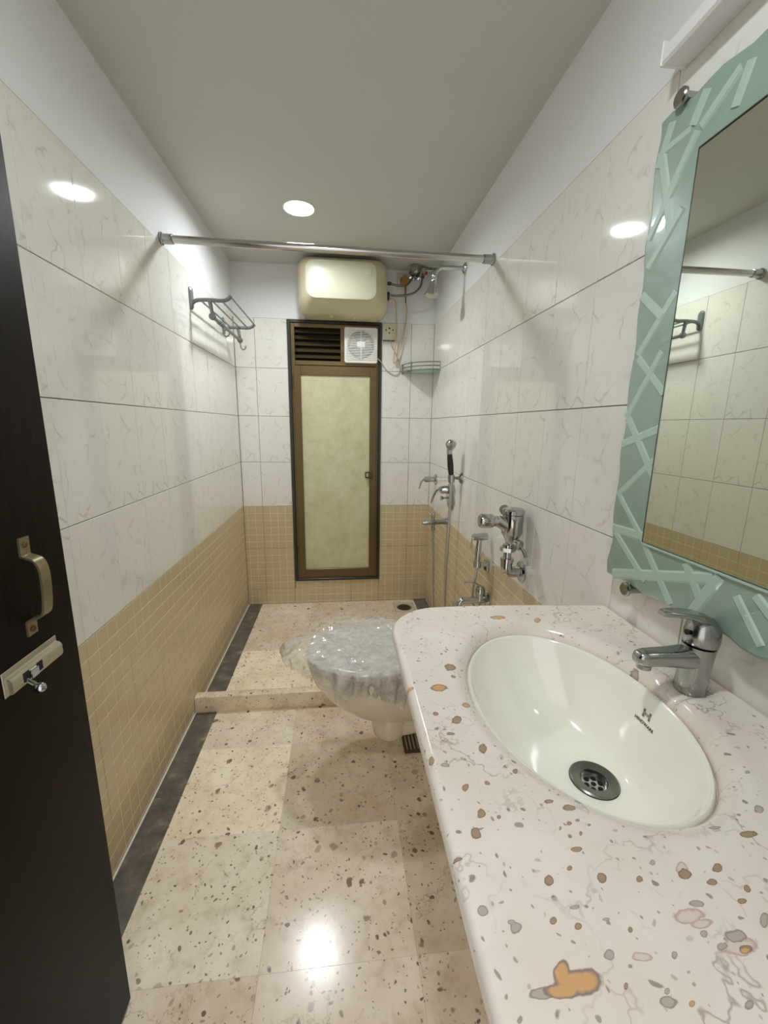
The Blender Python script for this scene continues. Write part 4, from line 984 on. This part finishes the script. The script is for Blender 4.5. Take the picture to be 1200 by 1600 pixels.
BANDS = [(0.814,1.402,0.733,1.328),(0.816,1.408,0.738,1.504),(0.826,1.287,0.752,1.406),(0.822,1.287,0.728,1.174),(0.829,1.231,0.727,1.265),(0.822,1.125,0.730,1.209),(0.818,1.125,0.720,1.038),(0.823,1.051,0.724,1.056),(0.815,1.043,0.710,0.971),(0.728,1.042,0.643,0.952),(0.805,0.953,0.569,1.030),(0.626,1.037,0.588,0.988),(0.560,1.038,0.598,0.956),(0.827,1.520,0.764,1.467),(0.828,1.740,0.805,1.800),(0.756,1.761,0.823,1.761),(0.787,1.686,0.742,1.750),(0.756,1.765,0.734,1.803),(0.674,1.739,0.657,1.787),(0.824,1.765,0.774,1.618),(0.819,1.567,0.752,1.640),(0.528,1.018,0.479,0.962),(0.735,1.752,0.672,1.790),(.828,1.62,.77,1.70),
         (.40,.955,.50,1.03),(.33,1.03,.42,.955),(.20,.96,.32,1.03),(.10,1.10,.19,1.2),(.19,1.1,.10,1.3),(.10,1.45,.19,1.4),(.19,1.5,.10,1.65),(.12,1.79,.25,1.73),(.3,1.735,.45,1.795),(.45,1.735,.58,1.795)]
rb = random.Random(3)
for i, (ya, za, yb2, zb2) in enumerate(BANDS):
    b = BM(); d = Vector((yb2 - ya, zb2 - za)).normalized(); n2 = Vector((-d.y, d.x)) * (.0075 + .004 * rb.random())
    lo = [V(XM + .0004, p.x, p.y) for p in (Vector((ya, za)) + n2, Vector((yb2, zb2)) + n2, Vector((yb2, zb2)) - n2, Vector((ya, za)) - n2)]
    n3 = n2 * .6; hx = XM - .0014 - .00005 * i
    hi = [V(hx, p.x, p.y) for p in (Vector((ya, za)) + n3, Vector((yb2, zb2)) + n3, Vector((yb2, zb2)) - n3, Vector((ya, za)) - n3)]
    loft(b, [lo, hi]); obj('relief_band', b, M['frost_band'], fr, 0)
b = BM(); box(b, XM - .0055, XM - .0002, .190, .728, 1.046, 1.716, .0025); obj('mirror_glass', b, M['mirror'], t, 0)
b = BM(); frame_pts = (.188, .730, 1.044, 1.718)
box(b, XM - .0035, XM - .0003, .7285, .7305, 1.044, 1.718); box(b, XM - .0035, XM - .0003, .188, .730, 1.7165, 1.719)
obj('mirror_edge', b, M['granite'], t, 0)
b = BM(); box(b, XM - .0045, XM - .0003, .188, .7305, 1.0415, 1.0458); obj('mirror_edge', b, M['frost_band'], t, 0)['label'] = 'pale lower edge'
for y, z in ((.782, 1.821), (.751, .938), (.13, 1.821), (.13, .938)):
    b = BM(); lathe(b, [(.0095, 0), (.0095, .039), (.0145, .0395), (.0145, .044), (.012, .046), (0, .0465)], (W - .001, y, z), (-1, 0, 0), 24); obj('stud', b, M['chrome_worn'], t)

# ------------------------------------------------------------------ casing above the mirror
t = thing('wall_casing', 'slim pale plastic lamp casing along right wall above mirror', 'casing', (W, .45, 1.91))
b = BM(); loft(b, [[V(W - .0005, y, 1.905), V(W - .046, y, 1.903), V(W - .050, y, 1.907), V(W - .050, y, 1.928), V(W - .046, y, 1.932), V(W - .0005, y, 1.940)] for y in (.10, .835)]); obj('body', b, M['grey_plastic'], t, 20)
b = BM(); box(b, W - .051, W - .0005, .834, .8385, 1.902, 1.941, .001); box(b, W - .051, W - .0005, .0965, .101, 1.902, 1.941, .001); obj('end_cap', b, M['grey_plastic'], t, 0)
